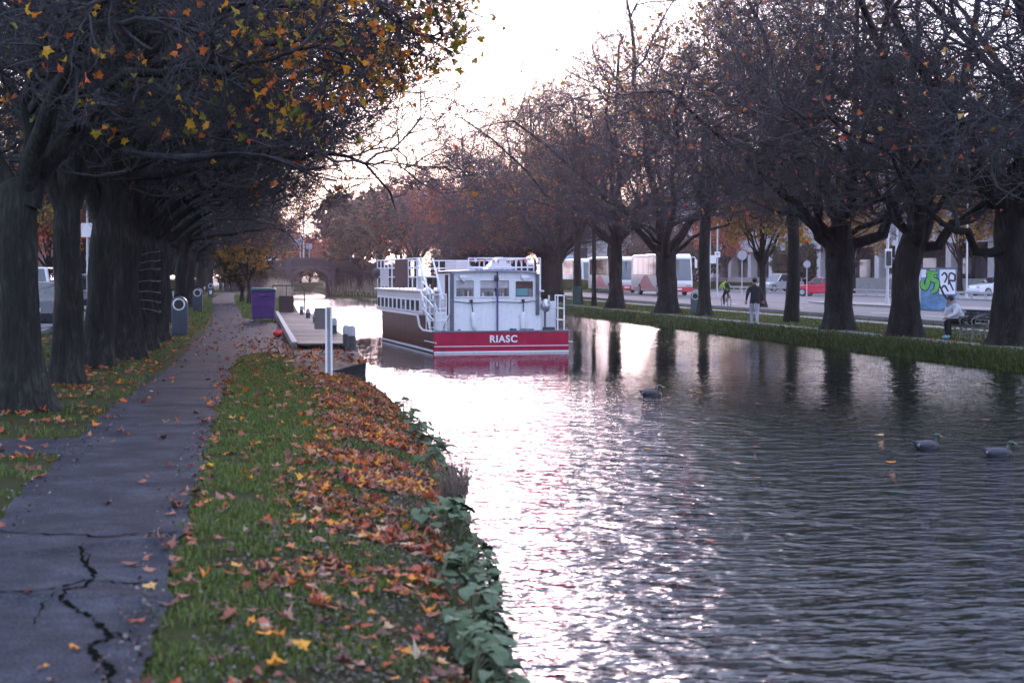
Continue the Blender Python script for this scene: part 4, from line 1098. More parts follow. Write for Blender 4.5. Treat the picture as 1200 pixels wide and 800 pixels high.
for s in (-1, 1):
    k = MB()
    pts = [(s * (hw(y) + .012), y, .09) for y in np.linspace(0, 12.6, 16)]
    for (a, b_) in zip(pts, pts[1:]): k.add([(a[0], a[1], .03), (b_[0], b_[1], .03), (b_[0], b_[1], .10), (a[0], a[1], .10)], [(0, 1, 2, 3)])
    k.build('waterline_stripe', M_BW, boat)
    k = MB(); pts = [(s * (hw(y) + .02), y, 1.06) for y in np.linspace(2.5, 13.0, 16)]
    k.tube([(s * 2.05, 0.02, .63), (s * 2.05, 1.7, .63), (s * 2.06, 2.15, .72), (s * 2.06, 2.4, .95)] + pts, .035, 6).build('rubbing_strake', M_PINKW if s < 0 else M_GREYB, boat, smooth=True)
    MB().box((s * (2.05 - .0), .5, .32), (.02, 1.9, .03)).build('side_line', M_BW, boat)
# lower cabin with a run of small windows
MB().box((0, 7.1, 1.40), (3.80, 9.0, .72)).build('cabin_side', M_PINKW, boat, bevel=.03)
fmw = MB().box((0, 0, 0), (.05, .62, .42)).mesh('cabin_window', M_BW, bevel=.01); gmw = MB().box((0, 0, 0), (.03, .48, .32)).mesh('pane', M_BWIN)
for s in (-1, 1):
    for q in range(10):
        f_ = link_mesh('cabin_window', fmw, boat, (s * 1.91, 3.2 + q * .86, 1.34)); link_mesh('pane', gmw, f_, (s * .022, 0, 0))
MB().box((0, 7.1, 1.79), (3.96, 9.2, .06)).build('upper_deck', M_PINKW, boat, bevel=.015)
# upper deck railing
def rail_run(name, pts, h, rails, every, parent=boat, r0=.022, mat=M_BW):
    k = MB()
    for z in rails: k.tube([(p[0], p[1], p[2] + z) for p in pts], r0, 6)
    for a, b_ in zip(pts, pts[1:]):
        a = Vector(a); b_ = Vector(b_); n_ = max(1, round((b_ - a).length / every))
        for q in range(n_ + 1):
            p = a.lerp(b_, q / n_); k.cyl(p, p + Vector((0, 0, h)), r0 * 1.1, n=6)
    return k.build(name, mat, parent, smooth=True)
zt = 1.82
rail_run('railing', [(-1.9, 2.7, zt), (-1.9, 11.5, zt)], 1.0, (1.0, .72, .4), 0.8)
rail_run('railing', [(1.9, 2.7, zt), (1.9, 11.5, zt)], 1.0, (1.0, .72, .4), 0.8)
rail_run('railing', [(-1.9, 11.5, zt), (1.9, 11.5, zt)], 1.0, (1.0, .72, .4), 0.8)
rail_run('railing', [(-.4, 2.75, zt), (1.9, 2.75, zt)], 1.0, (1.0, .72), 0.8)
# banner, seats and bits on the upper deck
MB().box((-1.94, 6.2, zt + .52), (.02, 2.4, .92)).build('banner', M_BROWN, boat)
MB().box((-1.94, 9.6, zt + .38), (.02, 1.6, .6)).build('canvas_panel', M_PINKW, boat)
for q, (x, y) in enumerate([(-1.0, 4.2), (-1.0, 6.0), (-1.0, 7.8), (1.0, 4.2), (1.0, 6.0), (1.0, 7.8)]):
    t_ = MB(); t_.box((x, y, zt + .42), (.9, 1.2, .05)); t_.box((x, y, zt + .2), (.08, .9, .4)); t_.build('deck_table', [M_BW, M_BROWN, M_BW][q % 3], boat)
for x, y in [(-.2, 4.4), (-.2, 6.2), (.4, 7.4)]:
    t_ = MB(); t_.box((x, y, zt + .45), (.42, .42, .05)); t_.box((x, y + .2, zt + .7), (.42, .04, .45))
    for sx in (-.18, .18):
        for sy in (-.18, .18): t_.cyl((x + sx, y + sy, zt), (x + sx, y + sy, zt + .45), .015, n=6)
    t_.build('deck_chair', M_PINKW, boat)
MB().prism([(-.45, 0), (.45, 0), (.05, .38), (-.05, .38)], .7, 'Y', 0, Matrix.Translation((.75, 3.2, zt + .66))).build('deck_canopy', M_BW, boat)
# bunting: little flags on a line
k = MB(); g = random.Random(8)
bunt = empty('bunting', (0, 0, 0)); COL.objects.unlink(bunt); bpy.data.objects.remove(bunt)
k.tube([(-.4, 2.6, zt + 1.02), (.3, 2.6, zt + .95), (1.0, 2.6, zt + .93), (1.85, 2.6, zt + 1.02)], .008, 5); k.build('bunting_line', M_ROPE, boat)
fl = [MB().add([(-.05, 0, 0), (.05, 0, 0), (0, .0, -.13), (-.05, .006, 0), (.05, .006, 0), (0, .006, -.13)], [(0, 1, 2), (5, 4, 3)]).mesh('flag', paint('flag_%d' % q, c, .8)) for q, c in enumerate([(.6, .2, .25), (.7, .7, .7), (.65, .35, .25)])]
for q in range(16):
    x = -.35 + q * .145; link_mesh('flag', fl[q % 3], boat, (x, 2.6, zt + .99 - .06 * math.sin(math.pi * q / 15)))
# wheelhouse
wx0, wx1 = -1.40, 1.12
def roof_z(x): return 2.40 - .035 * (x + .14) ** 2
nb = 12; bx = [wx0 + (wx1 - wx0) * q / nb for q in range(nb + 1)]
poly = [(wx0, 1.60), (wx1, 1.60)] + [(x, roof_z(x)) for x in reversed(bx)]
# back wall: strips around three real window openings
yw = .30
wins = [(-1.31, -.78, 1.66, 2.13), (-.58, .30, 1.66, 2.13), (.50, 1.04, 1.64, 2.11)]
k = MB()
k.box((( wx0 + 1.30) / 2, yw + 1.2, 1.11), (1.30 - wx0, 2.4, 1.02)); k.build('lower_house', M_BW, boat, bevel=.02)
k = MB()
def wall_strip(k, x0, x1, z0, z1f):
    n_ = 4
    for q in range(n_):
        a = x0 + (x1 - x0) * q / n_; b_ = x0 + (x1 - x0) * (q + 1) / n_
        za = z1f(a) if callable(z1f) else z1f; zb = z1f(b_) if callable(z1f) else z1f
        k.add([(a, yw, z0), (b_, yw, z0), (b_, yw, zb), (a, yw, za), (a, yw + .08, z0), (b_, yw + .08, z0), (b_, yw + .08, zb), (a, yw + .08, za)],
              [(0, 1, 2, 3), (4, 7, 6, 5), (0, 4, 5, 1), (3, 2, 6, 7), (0, 3, 7, 4), (1, 5, 6, 2)])
xc = wx0
for (a, b_, z0, z1) in wins:
    wall_strip(k, xc, a, 1.622, roof_z); wall_strip(k, a, b_, 1.622, z0); wall_strip(k, a, b_, z1, roof_z); xc = b_
wall_strip(k, xc, wx1, 1.622, roof_z)
k.build('back_wall', M_BW, boat)
for s, x in ((0, wx0), (1, wx1 - .06)):
    MB().box((x + .03, yw + 1.28, 1.98), (.06, 2.2, .72)).build('side_wall', M_BW, boat)
MB().box((-.14, yw + 2.36, 1.98), (2.5, .06, .72)).build('front_wall', M_BROWN, boat)
k = MB()
for a, b_ in zip(bx, bx[1:]):
    a_ = a * 1.04; b2 = b_ * 1.04
    k.add([(a_, yw - .12, roof_z(a)), (b2, yw - .12, roof_z(b_)), (b2, yw + 2.6, roof_z(b_)), (a_, yw + 2.6, roof_z(a)), (a_, yw - .12, roof_z(a) + .06), (b2, yw - .12, roof_z(b_) + .06), (b2, yw + 2.6, roof_z(b_) + .06), (a_, yw + 2.6, roof_z(a) + .06)],
          [(0, 3, 2, 1), (4, 5, 6, 7), (0, 1, 5, 4), (3, 7, 6, 2)])
k.build('house_roof', paint('roof_blue_grey', (.30, .31, .42), .5), boat)
M_CLUT = paint('window_clutter', (0.28, 0.24, 0.25), .8, var=.6, nscale=9)
M_CURT = paint('pale_curtain', (0.5, 0.48, 0.5), .9, var=.2)
for q, (a, b_, z0, z1) in enumerate(wins):
    f_ = MB()
    for (xa, xb, za, zb) in ((a - .03, b_ + .03, z0 - .035, z0), (a - .03, b_ + .03, z1, z1 + .035), (a - .03, a, z0, z1), (b_, b_ + .03, z0, z1)):
        f_.box(((xa + xb) / 2, yw - .006, (za + zb) / 2), (xb - xa, .03, zb - za))
    w_ = f_.build('window_frame', M_BW, boat)
    MB().box(((a + b_) / 2, yw + .05, (z0 + z1) / 2), (b_ - a, .012, z1 - z0)).build('pane', M_BWIN, w_)
    MB().box(((a + b_) / 2, yw + .03, z1 - .12), (b_ - a - .02, .012, .20)).build('blind', M_CURT if q != 2 else M_BROWN, w_)
    if q == 2: MB().box(((a + b_) / 2 - .06, yw + .032, z0 + .15), (b_ - a - .2, .012, .22)).build('screen', paint('teal_panel', (.10, .30, .33), .5), w_)
    else:
        g = random.Random(q)
        for z in range(6 if q == 0 else 9):
            x = a + .05 + (b_ - a - .1) * (z + .5) / (6 if q == 0 else 9); h = g.uniform(.10, .22)
            MB().box((x, yw + .030, z0 + h / 2), (g.uniform(.03, .07), .012, h)).build('window_ornament', [M_CURT, M_BROWN, M_CLUT, M_GREYB][g.randrange(4)], w_)
MB().box((-1.44, yw - .02, 1.48), (.10, .14, 1.72)).build('corner_post', M_GREYB, boat, bevel=.015)
MB().box((1.17, yw - .02, 1.72), (.10, .14, 1.24)).build('corner_post', M_GREYB, boat, bevel=.015)
MB().cyl((-.07, yw - .08, .62), (-.07, yw - .08, 2.46), .028, n=8).build('flagpole', M_BLUE, boat, smooth=True)
MB().cyl((1.22, yw + .4, 2.3), (1.22, yw + .4, 2.75), .035, n=8).build('exhaust_pipe', M_BLACK, boat, smooth=True)
for x, mt in ((-1.1, M_BW), (.78, M_BW), (-.11, M_BLACK)):
    k = MB(); k.box((x, yw - .05, 2.24), (.24 if mt is M_BW else .08, .12, .08)); k.cyl((x, yw - .02, 2.20), (x, yw - .14, 2.18), .06, .07, 10); k.build('deck_lamp', mt, boat, smooth=True)
MB().tube([(-1.38, yw - .04, 1.52), (-.9, yw - .05, 1.46), (-.07, yw - .06, 1.50), (.7, yw - .05, 1.47), (1.0, yw - .04, 1.52), (1.2, yw - .04, 1.5)], .014, 6).build('grab_line', M_BLACK, boat, smooth=True)
for x, tilt in ((-.86, .12), (.72, 0.0)):
    f_ = MB().lathe([(.02, -.86), (.065, -.80), (.075, -.74), (.075, -.42), (.06, -.36), (.03, -.30)], 14).build('fender', M_BW, boat, smooth=True, loc=(x, yw - .10, 1.50)); f_.rotation_euler = (0, -tilt, 0)
    MB().cyl((0, 0, -.30), (0, 0, .02), .016, n=6).build('fender_rope', M_BLACK, f_)
    MB().lathe([(.05, -.40), (.045, -.34), (.02, -.28)], 12).build('fender_cap', M_BLUE, f_)
    MB().box((0, .04, .03), (.08, .08, .08)).build('cleat', M_BLACK, f_)
# stern rails, steps and gear on the left
def seg(k, a, b_, r0=.02): k.cyl(a, b_, r0, n=6); return k
k = MB()
for x in (-1.98, -1.80, -1.62, -1.98): seg(k, (x, .25, .6), (x, .25, 1.75))
for z in (.95, 1.3, 1.72): seg(k, (-1.98, .25, z), (-1.62, .25, z))
for y in (.25, .9, 1.5): seg(k, (-1.98, y, .6), (-1.98, y, 1.75 + .3 * y))
for z in (.95, 1.35, 1.75): seg(k, (-1.98, .25, z), (-1.98, 2.2, z + .35))
k.build('stern_railing', M_BW, boat, smooth=True)
k = MB(); seg(k, (-1.62, .9, .62), (-1.62, 2.6, 1.85), .03); seg(k, (-1.12 - .45, .9, 1.55), (-1.57, 2.6, 2.8), .028); seg(k, (-2.0, .9, 1.7), (-2.0, 2.65, 2.8), .04)
seg(k, (-1.95, .9, .62), (-1.95, 2.6, 1.85), .03); k.build('stair_rail', M_BW, boat, smooth=True)
tm = MB().box((0, 0, 0), (.42, .22, .03)).mesh('stair_tread', M_BW, bevel=.005)
for q in range(6): link_mesh('stair_tread', tm, boat, (-1.78, 1.0 + q * .28, .72 + q * .2))
MB().box((-1.72, .55, .92), (.30, .3, .55)).build('gas_locker', M_BW, boat, bevel=.03)
MB().box((-1.53, .62, 1.7), (.09, .09, 1.2)).build('post', M_BROWN, boat)
MB().tube([(-1.75, .6, .64), (-1.68, .4, .72), (-1.5, .3, 1.1), (-1.42, .28, 1.5)], .018, 6).build('mooring_line', M_ROPE, boat, smooth=True)
k = MB()
for x in (1.78, 1.98):
    for y in (.2, 1.2): seg(k, (x, y, .6), (x, y, 1.68), .022)
for z in (.95, 1.3, 1.68): seg(k, (1.78, .2, z), (1.98, .2, z)); seg(k, (1.98, .2, z), (1.98, 1.2, z))
k.build('stern_railing', M_BW, boat, smooth=True)
MB().box((1.62, .9, 1.05), (.5, .06, .9)).build('side_screen', M_BW, boat, bevel=.01)
MB().cyl((1.40, .25, .6), (1.40, .25, 1.25), .035, n=8).build('bitt_post', M_GREYB, boat)
MB().ball((1.42, .22, 1.38), (.15, .14, .20)).build('wrapped_lamp', M_STEEL, boat, smooth='all')
MB().box((1.52, .25, .68), (.35, .2, .12)).build('stowed_bag', M_BLACK, boat, bevel=.03)
g = random.Random(3)
for q in range(9):
    x = g.choice([g.uniform(-1.3, -.5), g.uniform(.3, 1.1)])
    MB().box((x, .14, .675), (g.uniform(.05, .16), .1, g.uniform(.03, .07))).build('coiled_rope', [M_BLUE, M_BLACK, M_ROPE][q % 3], boat, bevel=.01)
for y, z in ((11.2, 2.35), (12.9, 1.25)): MB().ball((-1.98 if y < 12 else -.75, y, z), (.17, .17, .2)).build('round_fender', M_BLACK if y < 12 else M_CRIM, boat, smooth='all')
# the name on the stern
fc = bpy.data.curves.new('lettering', 'FONT'); fc.body = 'RIASC'; fc.size = .29; fc.extrude = .006; fc.offset = .008; fc.align_x = 'CENTER'; fc.align_y = 'CENTER'; fc.space_character = 1.12
ft = bpy.data.objects.new('ft', fc); COL.objects.link(ft); bpy.context.view_layer.update()
fm3 = bpy.data.meshes.new_from_object(ft.evaluated_get(bpy.context.evaluated_depsgraph_get())); bpy.data.objects.remove(ft)
fo = bpy.data.objects.new('lettering', fm3); COL.objects.link(fo); fo.parent = boat; fo.location = (.04, -.08, .40); fo.rotation_euler = (R(90), 0, 0); fm3.materials.clear(); fm3.materials.append(M_BW)
# bow mooring line to the jetty
p0 = boat.matrix_basis @ Vector((-1.0, 12.6, 1.05)); p1_ = Vector((2.15, 60.0, .35))
k = MB(); k.tube([p0.lerp(p1_, t) - Vector((0, 0, .5 * math.sin(math.pi * t))) for t in np.linspace(0, 1, 9)], .014, 6)
tag(k.build('mooring_rope', M_ROPE, smooth=True), 'slack mooring rope from the barge bow to the jetty', 'rope')

# ================================================================== VEHICLES
M_TYRE = M_RUBBER
M_RIM = paint('wheel_rim', (.45, .45, .47), .35, .6)
M_HEAD = glass('headlamp', (.5, .5, .5), .1)
M_TAIL = paint('tail_lamp', (.45, .02, .02), .3)
def wheel(parent, loc, r0=.32, w=.2):
    o = MB().tube([(-w / 2, 0, 0), (-w * .42, 0, 0), (w * .42, 0, 0), (w / 2, 0, 0)], [r0 * .86, r0, r0, r0 * .86], 20).build('wheel', M_TYRE, parent, smooth=True, loc=loc)
    MB().tube([(-w / 2 - .012, 0, 0), (w / 2 + .012, 0, 0)], [r0 * .62, r0 * .62], 16).build('rim', M_RIM, o, smooth=True)
    return o
def coach(loc, rz, label, paint_m, swoosh_m, bump_m, h=3.55, double=False, glass_m=None, name='coach'):
    """front at -y, length along +y"""
    o = empty(name, loc, rz, label, 'coach', 'coaches parked along the road')
    gl = glass_m or GL_BROWN; L = 12.0; w = 1.25
    # body: rounded front and rear in side profile
    prof = [(0.10, .35), (0.0, .9), (0.06, 1.35), (.42, h - .25), (.85, h), (L - .5, h), (L - .1, h - .3), (L, 1.2), (L, .35)]
    MB().prism(prof, 2 * w, 'X', -w).build('body', paint_m, o, bevel=.09, segs=3)
    # windscreen follows the slope
    zs0, zs1 = 1.28, h - .42
    def yf(z): return .06 + (.36) * (z - 1.35) / (h - .25 - 1.35)
    k = MB(); k.add([(-w + .12, yf(zs0) - .03, zs0), (w - .12, yf(zs0) - .03, zs0), (w - .16, yf(zs1) - .03, zs1), (-w + .16, yf(zs1) - .03, zs1), (-w + .12, yf(zs0) + .1, zs0), (w - .12, yf(zs0) + .1, zs0), (w - .16, yf(zs1) + .1, zs1), (-w + .16, yf(zs1) + .1, zs1)],
                    [(0, 1, 2, 3), (0, 4, 5, 1), (1, 5, 6, 2), (2, 6, 7, 3), (3, 7, 4, 0)])
    ws = k.build('windscreen', GL_TEAL, o)
    MB().box((0, yf(2.2) - .05, (zs0 + zs1) / 2), (.04, .03, zs1 - zs0 - .15)).build('divider', M_BLACK, ws)
    MB().tube([(-.9, yf(1.4) - .06, 1.36), (-.2, yf(1.6) - .07, 1.6)], .018, 5).build('wiper', M_BLACK, ws)
    MB().tube([(.1, yf(1.4) - .06, 1.36), (.8, yf(1.6) - .07, 1.6)], .018, 5).build('wiper', M_BLACK, ws)
    if double:
        MB().box((0, yf(2.25) - .06, 2.25), (2.3, .06, .55)).build('band', M_BLACK, o)
        MB().box((0, yf(2.25) - .10, 2.28), (1.6, .04, .28)).build('destination_board', paint('amber_board', (.75, .35, .04), .5), o)
    for s in (-1, 1):
        n_ = 5; seg_l = (L - 2.6) / n_
        for q in range(n_):
            MB().box((s * (w + .012), 1.7 + seg_l * (q + .5), (h + 1.35) / 2 + .1), (.05, seg_l - .07, h - 2.0)).build('side_window', gl, o, bevel=.02)
        MB().box((s * (w + .02), 1.05, 1.55), (.05, .8, 2.3)).build('door' if s > 0 else 'driver_window', GL_TEAL, o)
        k = MB(); ys_ = np.linspace(3.0, L - 1.0, 14)
        lo = [.5] * 14; hi = [.62 + 1.15 * max(0, math.sin((q / 13) * math.pi * 1.15)) ** 2 for q in range(14)]
        for q in range(13):
            k.add([(s * (w + .012), ys_[q], lo[q]), (s * (w + .012), ys_[q + 1], lo[q + 1]), (s * (w + .012), ys_[q + 1], hi[q + 1]), (s * (w + .012), ys_[q], hi[q])], [(0, 1, 2, 3)])
        k.build('swoosh', swoosh_m, o)
        for y in (2.3, 8.8): wheel(o, (s * (w - .10), y, .48), .48, .3)
        k = MB(); k.tube([(s * (w - .1), .5, h - .3), (s * (w + .18), .15, h - .28), (s * (w + .25), .02, h - .5)], .045, 6); k.box((s * (w + .26), .0, h - .85), (.2, .14, .72)); k.build('mirror', paint_m, o, bevel=.02)
        MB().box((s * .88, -.03, .88), (.42, .12, .2)).build('headlight', M_HEAD, o, bevel=.03)
    MB().box((0, .0, .52), (2.46, .26, .42)).build('bumper', bump_m, o, bevel=.06)
    MB().box((0, -.135, .55), (.5, .02, .12)).build('number_plate', M_BW, o)
    MB().box((0, .04, 1.05), (1.5, .16, .24)).build('grille', M_BW if bump_m is not M_BW else M_GREYB, o, bevel=.02)
    return o
GL_BROWN = glass('bronze_glass', (0.10, 0.055, 0.025), 0.08)
GL_TEAL = glass('windscreen_glass', (0.035, 0.06, 0.075), 0.05)  # blue-teal base colour stands in for reflections in the glass
GL_DARK = glass('dark_car_glass', (0.02, 0.024, 0.03), 0.05)
M_CW = paint('coach_white', (0.74, 0.72, 0.72), .3, var=.04, nscale=.8, coat=.3)
M_CR = paint('coach_red', (0.50, 0.02, 0.035), .3, var=.08, coat=.3)
M_CP = paint('coach_pink', (0.62, 0.22, 0.25), .35)
M_CT = paint('bus_teal', (0.20, 0.33, 0.42), .35, coat=.3)
def rz_(X): return float(road_z(X))
coach((35.6, 129.5, rz_(35.6)), 0, 'white coach with red bumper and pink swoosh parked nearest the camera', M_CW, M_CP, M_CR)
coach((35.6, 148.5, rz_(35.6)), 0, 'white and red coach tucked in behind the swoosh coach', M_CW, M_CP, M_CR)
coach((37.0, 170.0, rz_(37)), 0, 'plain white coach with dark windscreen behind the thin tree', M_CW, M_PINKW, M_BW)
coach((39.7, 200.0, rz_(39.7)), 0, 'teal fronted double deck bus with amber board beyond the white coach', M_CT, M_CR, M_CR, h=4.2, double=True, name='bus')
coach((39.2, 226.0, rz_(39)), 0, 'cream coach farthest along the line of buses', M_PINKW, M_CP, M_CR)

def car(loc, rz, label, body_m, kind='hatch', group='cars parked across the road'):
    """front at -y"""
    o = empty('car', loc, rz, label, 'car', group)
    L, w, h = {'hatch': (3.95, .84, 1.48), 'suv': (4.5, .92, 1.72), 'saloon': (4.6, .88, 1.44), 'van': (4.9, .95, 1.98)}[kind]
    hood = .92 if kind != 'van' else 1.1
    rake = {'hatch': (1.05, 1.75, L - .75, L - .25), 'suv': (1.2, 1.85, L - .5, L - .2), 'saloon': (1.2, 2.0, L - 1.5, L - .75), 'van': (.75, 1.4, L - .3, L - .15)}[kind]
    f0, f1, r1_, r0_ = rake; belt = hood + .02
    low = [(0.06, .22), (0.0, .45), (.05, .68), (.30, .80), (f0, hood), (r0_, belt + .05), (L - .05, belt - .02), (L, .55), (L - .06, .24)]
    MB().prism(low, 2 * w, 'X', -w).build('body', body_m, o, bevel=.07, segs=3)
    # cabin tapers inwards to the roof
    wt = w * .80
    vs = [(-w * .96, f0, belt), (w * .96, f0, belt), (w * .96, r0_, belt), (-w * .96, r0_, belt), (-wt, f1, h), (wt, f1, h), (wt, r1_, h), (-wt, r1_, h)]
    MB().add(vs, [(0, 3, 2, 1), (4, 5, 6, 7), (0, 1, 5, 4), (1, 2, 6, 5), (2, 3, 7, 6), (3, 0, 4, 7)]).build('cabin', body_m, o, bevel=.06, segs=3)
    def quad(name, a, b_, c_, d_, n_, inset=.1):
        P = [Vector(x) for x in (a, b_, c_, d_)]; ce = sum(P, Vector()) / 4; n_ = Vector(n_)
        P = [ce + (p - ce) * (1 - inset) + n_ * .014 for p in P]
        MB().add(P + [p - n_ * .04 for p in P], [(0, 1, 2, 3), (0, 4, 5, 1), (1, 5, 6, 2), (2, 6, 7, 3), (3, 7, 4, 0)]).build(name, GL_DARK, o)
    V_ = [Vector(v) for v in vs]
    quad('windscreen', V_[0], V_[1], V_[5], V_[4], (0, -.7, .7)); quad('rear_window', V_[3], V_[2], V_[6], V_[7], (0, .8, .5), .14)
    for s, (a, b_, c_, d_) in ((-1, (0, 3, 7, 4)), (1, (1, 2, 6, 5))):
        A, B, C, D = V_[a], V_[b_], V_[c_], V_[d_]
        m0, m1 = A.lerp(B, .52), D.lerp(C, .45)
        quad('front_side_window', A, m0, m1, D, (s, 0, .15), .11); quad('rear_side_window', m0, B, C, m1, (s, 0, .15), .11)
        for y in (.78, L - .82): wheel(o, (s * (w - .09), y, .32), .32 if kind != 'suv' else .36, .2)
        MB().box((s * (w + .09), f0 + .45, belt + .1), (.18, .1, .13)).build('mirror', body_m, o, bevel=.03)
        MB().box((s * (w - .22), .03, .68), (.34, .12, .14)).build('headlight', M_HEAD, o, bevel=.03)
        MB().box((s * (w - .12), L - .02, .80), (.2, .1, .24)).build('tail_light', M_TAIL, o, bevel=.02)
    MB().box((0, L + .005, .66), (.5, .02, .11)).build('number_plate', M_BW, o)
    return o
M_RED = paint('red_car', (0.55, 0.015, 0.055), .25, var=.03, coat=.6)
M_SILV = paint('silver_car', (0.48, 0.49, 0.52), .3, .3, var=.04, coat=.5)
M_DKC = paint('dark_car', (0.02, 0.022, 0.028), .25, coat=.6)
M_WCAR = paint('white_car', (0.68, 0.68, 0.70), .3, coat=.5)
def car_at(px, Y, rz, *a, **k):
    X = atY(px, 322, Y).x; return car((X, Y, .10 if X > 46 else (rz_(X) if X > 0 else .01)), rz, *a, **k)
car((42.6, 119.6, rz_(42.6)), R(-131), 'bright red hatchback between the slender tree and the thick forked tree', M_RED, 'hatch')
car_at(893, 146, R(-70), 'silver estate car behind the round sign pole', M_SILV, 'suv')
car_at(924, 150, R(-70), 'dark saloon car behind the walking man', M_DKC, 'saloon')
car_at(1030, 140, R(-75), 'black estate car behind the low knee rail', M_DKC, 'suv')
car_at(1058, 133, R(-75), 'silver car half hidden behind the traffic signal pole', M_SILV, 'hatch')
car_at(1140, 112, R(-80), 'white car glimpsed behind the iron railing', M_WCAR, 'saloon')
car((atY(50, 322, 66).x, 66, .01), R(180), 'white van roofed car seen through the first gap between trunks', M_WCAR, 'van', 'cars parked along the left road')
car((atY(99, 322, 80).x, 80, .01), R(178), 'dark car with white roof seen through the second gap between trunks', M_DKC, 'suv', 'cars parked along the left road')
car((atY(57, 322, 52).x, 52, .01), R(180), 'dark red tinted car low between the first two trunks', M_DKC, 'hatch', 'cars parked along the left road')
car((bc - 2.6, BY + 3.2, 2.55), R(92), 'white car crossing the stone bridge', M_WCAR, 'hatch', 'cars crossing the bridge')
car((bc + 6.8, BY + 3.2, 2.1), R(86), 'silver car at the end of the bridge parapet', M_SILV, 'hatch', 'cars crossing the bridge')

# ================================================================== STREET FURNITURE
M_BINM = paint('blue_grey_bin', (0.042, 0.054, 0.074), .45, var=.15, nscale=5)
M_BINRING = paint('bin_ring', (0.62, 0.62, 0.62), .4, .3)
def litter_bin(loc, rz, label, h=1.1, r0=.21, mat=None, notice=False, group='grey litter bins beside the towpath'):
    mat = mat or M_BINM
    o = empty('litter_bin', loc, rz, label, 'litter bin', group)
    # capsule plan body with a rounded hooded top seen from the front
    prof = [(-r0, 0.04), (r0, 0.04), (r0, h - r0)] + [(r0 * math.cos(t), h - r0 + r0 * math.sin(t)) for t in np.linspace(0.15, math.pi - .15, 11)] + [(-r0, h - r0)]
    MB().prism(prof, 2 * r0 * .95, 'Y', -r0 * .95).build('body', mat, o, smooth=True, bevel=.03, segs=3)
    MB().box((0, 0, .02), (2 * r0 * .96, 2 * r0 * .9, .05)).build('plinth', M_BLACK, o)
    zc = h - r0 * 1.05
    ring = [(r0 * .72 * math.cos(t), -r0 * .96, zc + r0 * .72 * math.sin(t)) for t in np.linspace(0, 2 * math.pi, 25)]
    ring = [(x, y, z if z > zc - r0 * .45 else z) for x, y, z in ring]
    MB().tube(ring, .024, 6, cap=False).build('opening_ring', M_BINRING, o, smooth=True)
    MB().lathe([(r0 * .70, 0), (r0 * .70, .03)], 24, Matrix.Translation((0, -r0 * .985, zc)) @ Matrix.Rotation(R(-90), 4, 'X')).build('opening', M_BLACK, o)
    if notice: MB().box((0, -r0 * .97, h * .38), (.17, .012, .26)).build('notice', M_BW, o)
    return o
def bin_at(px, py, *a, **k):
    p = at(px, py, 0.0); return litter_bin((p.x, p.y, 0), R(-4), *a, **k)
bin_at(211, 393.5, 'large grey litter bin with pale ring at its opening nearest the camera')
bin_at(232, 365.5, 'grey litter bin second along the towpath')
p = at(247, 349, 0); litter_bin((p.x, p.y, 0), 0, 'grey litter bin with a white notice third along the towpath', notice=True)
p = at(259, 339.5, 0); litter_bin((p.x, p.y, 0), 0, 'smallest and farthest litter bin beside the walker on the path')
p = R_at(814.5, 367.5); litter_bin((p.x, p.y, RIGHT_Z), R(-15), 'green grey litter bin at the foot of the mossy narrow tree across the water', 1.1, .22, paint('green_grey_bin', (.075, .11, .115), .5, var=.2), group='litter bin across the water')
# purple wheeled bin
p = at(309, 377.5, -0.03)
wb_ = empty('wheeled_bin', (p.x, p.y, -.03), R(-3), 'purple wheeled bin with a green lid beside the jetty', 'wheeled bin')
M_PUR = paint('purple_plastic', (0.055, 0.014, 0.125), .45, var=.15, nscale=4, bmp=.003)
M_GRN = paint('green_lid', (0.03, 0.16, 0.09), .45)
MB().box((0, 0, .64), (.80, .74, .98), taper=(1.08, 1.06)).build('body', M_PUR, wb_, bevel=.03, segs=2)
for z in (.42, .62, .84, 1.0): MB().box((0, -.385, z), (.80, .03, .035)).build('rib', M_PUR, wb_, bevel=.01)
MB().box((0, 0, 1.155), (.94, .86, .06)).build('rim', M_PUR, wb_, bevel=.015)
MB().prism([(-.45, 1.185), (.45, 1.185), (.42, 1.24), (-.42, 1.27)], .84, 'Y', -.42).build('lid', M_GRN, wb_, bevel=.012)
MB().box((0, -.42, .98), (.16, .05, .1)).build('latch', M_PUR, wb_, bevel=.02)
for sx in (-1, 1):
    for sy in (-1, 1): wheel(wb_, (sx * .32, sy * .28, .085), .085, .06)
# red float left on the paving
p = at(325.5, 394.5, -0.02)
rf = empty('red_bag', (p.x, p.y, -.02), 0, 'crumpled bright red bag lying on the paving beside the jetty', 'bag')
M_REDB = paint('red_plastic', (0.6, 0.02, 0.02), .35, var=.15)
k = MB(); k.ball((0, 0, .09), (.13, .11, .10), 14, 9); g = random.Random(4)
for v in k.v: v *= 1 + g.uniform(-.14, .14)
k.build('bag_body', M_REDB, rf, smooth=True)
MB().tube([(.05, 0, .14), (.09, .01, .21), (.13, 0, .20), (.12, -.01, .12)], .014, 5).build('handle', M_REDB, rf)
# white double post with a board, standing on the bank edge
p = at(385.5, 437.5, -0.02)
sp_ = empty('sign_post', (p.x, p.y, -.02), R(-2), 'white channel post with a grey sign box in front of the jetty', 'sign post')
for s in (-1, 1): MB().box((s * .045, 0, .56), (.035, .06, 1.2)).build('post', M_WHITE, sp_, bevel=.004)
MB().box((0, .03, .56), (.06, .02, 1.2)).build('post_web', M_GALV, sp_)
MB().box((-.13, .06, .96), (.24, .16, .37)).build('sign_box', paint('taupe_box', (.12, .10, .095), .7), sp_, bevel=.01)
